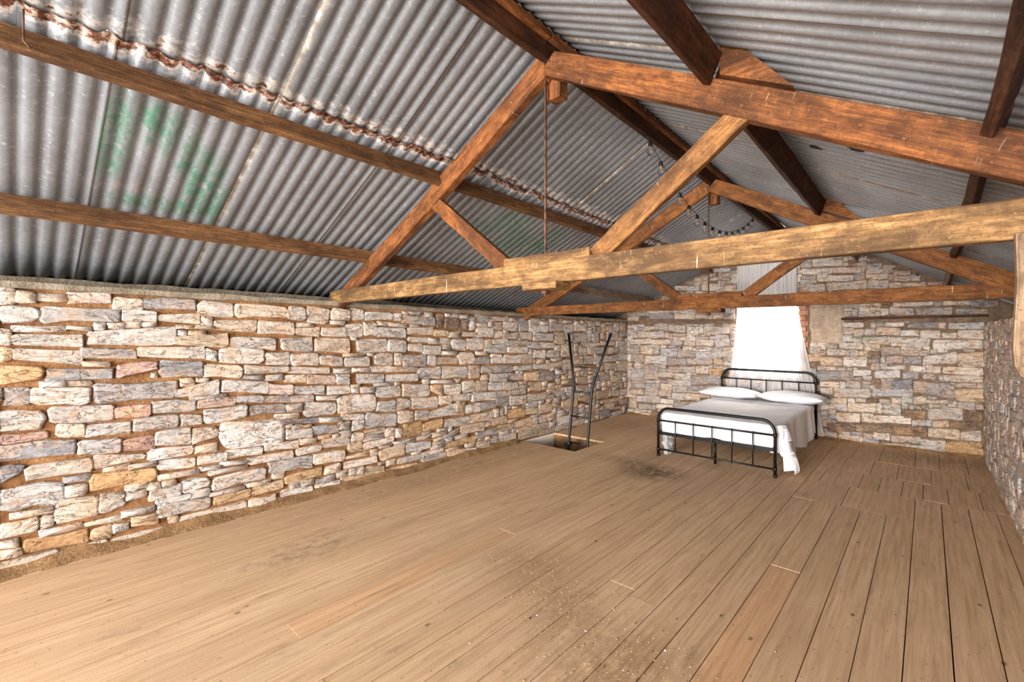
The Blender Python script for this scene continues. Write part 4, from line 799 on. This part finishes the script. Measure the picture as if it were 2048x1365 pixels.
# sheet: a grid that lies on the mattress, falls over the foot and both sides
def sheet_mesh():
    X0, X1, Y0, Y1 = bx0+.02, bx1-.02, by0+.075, 6.30
    nu, nv = 96, 110; V = []; F = []; R = .05
    drop_l, drop_f = .22, .30
    for j in range(nv+1):
        for i in range(nu+1):
            # arc-length coordinates across and along
            s = i/nu; t = j/nv
            yy = 0
            # side drop on the right grows towards the foot corner
            tl_ = t
            dr = .45+.12*math.sin(t*9+1)*.4+.10*max(0, 1-abs(t-.28)/.2)
            dl = .20
            wtot = dl+(X1-X0)+dr; a = -dl+s*wtot
            ft = .285+.016*math.sin(s*11)+.01*math.sin(s*23+1)
            if s > .74: ft += .03
            b = -ft+t*(ft+(Y1-Y0))
            # wrap a (x), b (y)
            def wrap(c, lim, over):   # distance beyond edge -> (horizontal, drop)
                if c <= 0: return 0, 0
                q = R*math.pi/2
                if c < q: th = c/R; return R*math.sin(th), R*(1-math.cos(th))
                return R, R+(c-q)
            rx0, dx0 = wrap(-(a)+R*0, 0, 0) if a < R*0 else (0, 0)
            x = min(max(a, 0), X1-X0)+X0; z = .545; y = max(b, 0)+Y0
            hx = hd = 0
            if a < 0: h_, d_ = wrap(-a, 0, 0); x = X0-h_*.55; hd = d_; hx = -1
            if a > X1-X0: h_, d_ = wrap(a-(X1-X0), 0, 0); x = X1+h_*.9; hd = d_; hx = 1
            fy = fd = 0
            if b < 0: h_, d_ = wrap(-b, 0, 0); y = Y0-h_*.55+.02*0; fd = d_
            wr_ = .006*noise.noise(Vector((x*3, y*3, 1)))*2+.004*noise.noise(Vector((x*9, y*9, 4)))
            if hd and fd:      # corner: cloth hangs in a cone fold outside the post
                tot = max(hd, fd)+.55*min(hd, fd)
                zz = z-tot
                ang = math.atan2(fd, hd)
                if hx > 0: x = X1+.06+.14*math.cos(ang)*min(1, hd*3)+.02*math.sin(tot*16); y = Y0+.0+.10*(1-math.sin(ang))+.05
                else: x = X0-.02; y = Y0+.03; zz = z-max(hd, fd)*.8
                y = y+.02*math.sin(ang*7)
            else: zz = z-hd-fd
            if hd and not fd:
                f_ = min(1, hd*3.2)
                x += hx*(f_*.022*math.sin(y*17+2*math.sin(y*5))+.05*f_*hd)
            if fd and not hd: y += min(1, fd*4)*(.006*math.sin(x*19+1.4*math.sin(x*7)))
            if not hd and not fd: zz += wr_+.003*math.sin(y*14+x*1.1)*max(0, (y-5.9))*2
            zz = max(zz, .02)
            V.append((x, y, zz))
    for j in range(nv):
        for i in range(nu): a = j*(nu+1)+i; F.append((a, a+1, a+nu+2, a+nu+1))
    o = mesh_obj('bed_sheet', V, F, M_sheet, None, True)
    m = o.modifiers.new('thickness', 'SOLIDIFY'); m.thickness = .002
    return o
o = sheet_mesh(); tag(o, 'rumpled white bed sheet hanging down at the near right corner', 'bed sheet')
def pillow(cx_, cy_, w, d, h_, rz, label, seed, z0=.552):
    nu, nv = 28, 18; V = []; F = []
    for side in (1, -1):
        for j in range(nv+1):
            for i in range(nu+1):
                u = i/nu*2-1; v = j/nv*2-1
                e = (1-abs(u)**2.6)*(1-abs(v)**2.2); e = max(e, 0)**.55
                px = u*w/2*(1-.07*(1-abs(v))*0-.05*v*v); py = v*d/2*(1-.06*u*u)
                ear = 1+.05*(abs(u)*abs(v))**3
                n_ = noise.noise(Vector((u*2.2+seed, v*2.2, seed)))*.016+noise.noise(Vector((u*6+seed, v*5, seed)))*.006
                V.append((px*ear, py*ear, side*(h_/2)*e*(1 if side > 0 else .7)+n_*e+.01*math.sin(u*3+seed)*(1-e)))
    m = (nu+1)*(nv+1)
    for s in range(2):
        for j in range(nv):
            for i in range(nu):
                a = s*m+j*(nu+1)+i; f = (a, a+1, a+nu+2, a+nu+1); F.append(f if s == 0 else f[::-1])
    o = mesh_obj('pillow', V, F, M_pillow, None, True)
    bm = bmesh.new(); bm.from_mesh(o.data); bmesh.ops.remove_doubles(bm, verts=bm.verts, dist=.0005); bm.to_mesh(o.data); bm.free()
    o.location = (cx_, cy_, z0+h_*.35); o.rotation_euler = (math.radians(-3), 0, rz)
    tag(o, label, 'pillow'); return o
pillow(-2.60, 6.29, .97, .44, .19, math.radians(-3), 'left white pillow, lying flat, partly tucked behind the right one', 1)
pillow(-1.64, 6.27, .93, .46, .20, math.radians(-1), 'right white pillow, nearer the stone wall corner', 5)
# crumpled plastic sleeve by the left foot post
V = []; F = []; nu, nv = 14, 16
for j in range(nv+1):
    for i in range(nu+1):
        u = i/nu*2*math.pi; t = j/nv
        rx_ = .045+.018*noise.noise(Vector((math.cos(u)*2, math.sin(u)*2, t*5)))*2; ry = .10-.03*t+.02*noise.noise(Vector((math.cos(u)*2, math.sin(u)*2, t*5+9)))*2
        V.append((-2.80+rx_*math.cos(u), 4.69+ry*math.sin(u), .27-.255*t+.01*noise.noise(Vector((u, t*9, 3)))))
for j in range(nv):
    for i in range(nu): a = j*(nu+1)+i; F.append((a, a+1, a+nu+2, a+nu+1))
o = mesh_obj('plastic_bag', V, F, M_plastic); tag(o, 'crumpled clear-white plastic bag hanging inside the left foot post', 'plastic bag')

# ---------------------------------------------------------------- curtain
cu = empty('curtain', (-2.1, YE-.06, 2.86)); tag(cu, 'sheer white curtain hanging over the window behind the bed', 'curtain')
def cpanel(name, top, bot, z1, yoff, nf, seed, zt=2.84, power=1.6):
    nu, nv = 90, 60; V = []; F = []
    for j in range(nv+1):
        t = j/nv; z = zt+(z1-zt)*t
        k = max(0, (zt-z-.85)/(zt-z1-.85))**power if zt-z > .85 else 0
        xa = top[0]+(bot[0]-top[0])*k; xb = top[1]+(bot[1]-top[1])*k
        for i in range(nu+1):
            s = i/nu; s2 = s+.015*math.sin(s*nf*2+seed)
            fold = (.016+.014*t)*math.sin(s*nf*2*math.pi+seed+1.3*math.sin(s*5+t*2))+.006*math.sin(s*nf*5+seed*2+t*3)
            V.append((xa+(xb-xa)*s2, YE-.052-yoff+fold, z+.01*math.sin(s*9+seed)*t))
    for j in range(nv):
        for i in range(nu): a = j*(nu+1)+i; F.append((a, a+1, a+nu+2, a+nu+1))
    o = mesh_obj(name, V, F, M_curtain, cu, True); o.matrix_parent_inverse = Matrix.Translation(-cu.location); return o
cpanel('curtain_panel', (-2.66, -1.69), (-3.0, -1.62), .06, .0, 7, 1)
cpanel('curtain_panel', (-2.28, -1.67), (-1.78, -1.28), .10, .028, 5, 2.2, power=1.0)
o = tube('curtain_rail', [(-2.72, YE-.07, 2.86), (-1.6, YE-.07, 2.86)], .009, M_black, cu, 8); o.matrix_parent_inverse = Matrix.Translation(-cu.location)

# ---------------------------------------------------------------- ladder
ld = empty('ladder', (-4.1, 4.42, 0)); tag(ld, 'black steel ladder with splayed handrails rising through the floor hatch', 'ladder')
def inl(o): o.matrix_parent_inverse = Matrix.Translation(-ld.location); return o
def ly(z): return 4.43+.125*z
LR = [(-4.35, 4.17, -1.6), (-4.31, ly(-.1), -.12), (-4.30, ly(.35), .35), (-4.30, ly(.72), .72), (-4.305, ly(.82), .82), (-4.33, ly(.95), .95), (-4.455, ly(1.45)-.03, 1.555)]
RR = [(-3.955, 4.17, -1.6), (-3.95, ly(-.1), -.12), (-3.95, ly(.35), .35), (-3.95, ly(.72), .72), (-3.945, ly(.82), .82), (-3.90, ly(.95), .95), (-3.655, ly(1.45)-.03, 1.555)]
inl(tube('rail', LR, .019, M_black, ld, 10)); inl(tube('rail', RR, .019, M_black, ld, 10))
for z in (.005, .37, .715, 1.075):
    f = (z-.95)/.6 if z > .95 else 0
    xa = -4.30-.02*0-(.125*f if f > 0 else 0)-.01; xb = -3.945+(.245*f if f > 0 else 0)
    if z > 1: inl(tube('rung', [(xa-.01, ly(z), z), (xb+.03, ly(z), z)], .008, M_black, ld, 6))
    else:
        rg = inl(tube('rung', [(xa, ly(z)-.018, z+.012), (xb, ly(z)-.018, z+.012)], .0055, M_black, ld, 6)); tube('rung_bar', [(xa, ly(z)+.022, z-.012), (xb, ly(z)+.022, z-.012)], .0055, M_black, ld, 6).matrix_parent_inverse = Matrix.Translation(-ld.location)
for x, y, z in ((-4.455, ly(1.45)-.03, 1.555), (-3.655, ly(1.45)-.03, 1.555)):
    inl(tube('end_cap', [(x, y, z-.012), (x, y, z+.012)], .022, M_black, ld, 10))
for dx in (-.035, .035):
    inl(tube('hook_bolt', [(-4.31+dx, ly(0)-.02, -.03), (-4.31+dx, ly(0)+.02, -.03)], .022, M_black, ld, 10))
inl(tube('hook_plate', [(-4.345, ly(0), -.03), (-4.275, ly(0), -.03)], .012, M_black, ld, 8))

# ---------------------------------------------------------------- festoon string
BP = [(2.914, 3.119), (3.08, 3.01), (3.241, 2.915), (3.414, 2.832), (3.585, 2.763), (3.762, 2.714), (3.937, 2.681), (4.121, 2.668), (4.308, 2.671), (4.491, 2.694), (4.667, 2.731), (4.845, 2.787), (5.019, 2.858), (5.185, 2.943), (5.348, 3.035)]
sl = empty('string_light', (-1.91, 4.1, 3.1)); tag(sl, 'drooping black string of clear unlit bulbs hung under the ridge', 'string lights')
ip = Matrix.Translation(-sl.location)
pts = [(-1.93, 2.86, 3.20)]+[(-1.91, y, z+.02) for y, z in BP]+[(-1.93, 5.45, 3.115)]
cd = tube('cord', pts, .0028, M_black, sl, 5); cd.matrix_parent_inverse = ip
bm = bmesh.new(); tube_bm(bm, [(0, 0, .022), (0, 0, .010), (0, 0, -.018)], [.012, .0175, .0175], 8); sock = bm_obj('socket', bm, M_black)
bm = bmesh.new(); tube_bm(bm, [(0, 0, -.016), (0, 0, -.030), (0, 0, -.045), (0, 0, -.062), (0, 0, -.080), (0, 0, -.092), (0, 0, -.098)], [.012, .015, .0235, .030, .027, .016, .004], 12)
bulb = bm_obj('bulb', bm, M_bulb, None, True)
bm = bmesh.new(); tube_bm(bm, [(0, 0, -.016), (0, 0, -.045), (0, 0, -.050)], [.0035, .003, .001], 5); stem_ = bm_obj('filament_stem', bm, simple('brass_stem', (170, 140, 90), .4, .6))
for k, (y, z) in enumerate(BP):
    a = sock if k == 0 else sock.copy(); b = bulb if k == 0 else bulb.copy(); c = stem_ if k == 0 else stem_.copy()
    for q in (a, b, c):
        if k: COL.objects.link(q)
    a.parent = sl; a.location = Vector((-1.91, y, z))-sl.location; b.parent = a; c.parent = a; a.rotation_euler = (0, 0, k*.7)

# ---------------------------------------------------------------- grit and leaf litter on the boards
rnd = random.Random(77); V = []; F = []; cols = []
def chip(x, y, s, c):
    b = len(V); h_ = s*rnd.uniform(.3, .7); a = rnd.uniform(0, 6)
    for k in range(4): V.append((x+s*math.cos(a+k*1.57)*rnd.uniform(.6, 1.3), y+s*math.sin(a+k*1.57)*rnd.uniform(.6, 1.3), .0005))
    V.append((x, y, .0005+h_))
    for k in range(4): F.append((b+k, b+(k+1) % 4, b+4))
    cols.extend([*lin(c), 1]*5)
pal = [(226, 216, 200), (150, 120, 92), (96, 74, 54), (190, 160, 124), (60, 48, 38), (176, 140, 100)]
def cluster(x, y, sx, sy, n, s=(.0015, .004)):
    for _ in range(n):
        px, py = x+rnd.gauss(0, sx), y+rnd.gauss(0, sy)
        if XL+.1 < px < XR-.05 and py < YE-.05 and not (HX0 < px < HX1 and HY0 < py < HY1): chip(px, py, rnd.uniform(*s), rnd.choice(pal))
cluster(-2.27, 1.95, .16, .10, 260); cluster(-1.8, 1.78, .18, .12, 350); cluster(-1.25, 1.6, .25, .16, 420); cluster(-1.15, 1.5, .4, .3, 60, (.004, .008))
cluster(-1.5, 3, 1.6, 1.6, 500, (.001, .003)); cluster(-.1, 6.3, .5, .2, 200); cluster(-3.5, 2.5, 1, 1.2, 160, (.001, .003)); cluster(.4, 5.2, .1, 1, 160); cluster(-4.6, 6.3, .3, .2, 150)
o = mesh_obj('floor_grit', V, F, None); o['kind'] = 'stuff'
t = NT('grit'); at = t.n('ShaderNodeAttribute'); at.attribute_name = 'Col'; o.data.materials.append(t.done(at.outputs['Color'], .9))
ca = o.data.color_attributes.new('Col', 'FLOAT_COLOR', 'POINT'); ca.data.foreach_set('color', cols)
tag(o, 'scattered grit and leaf litter on the floorboards', 'grit')
bpy.context.view_layer.update()
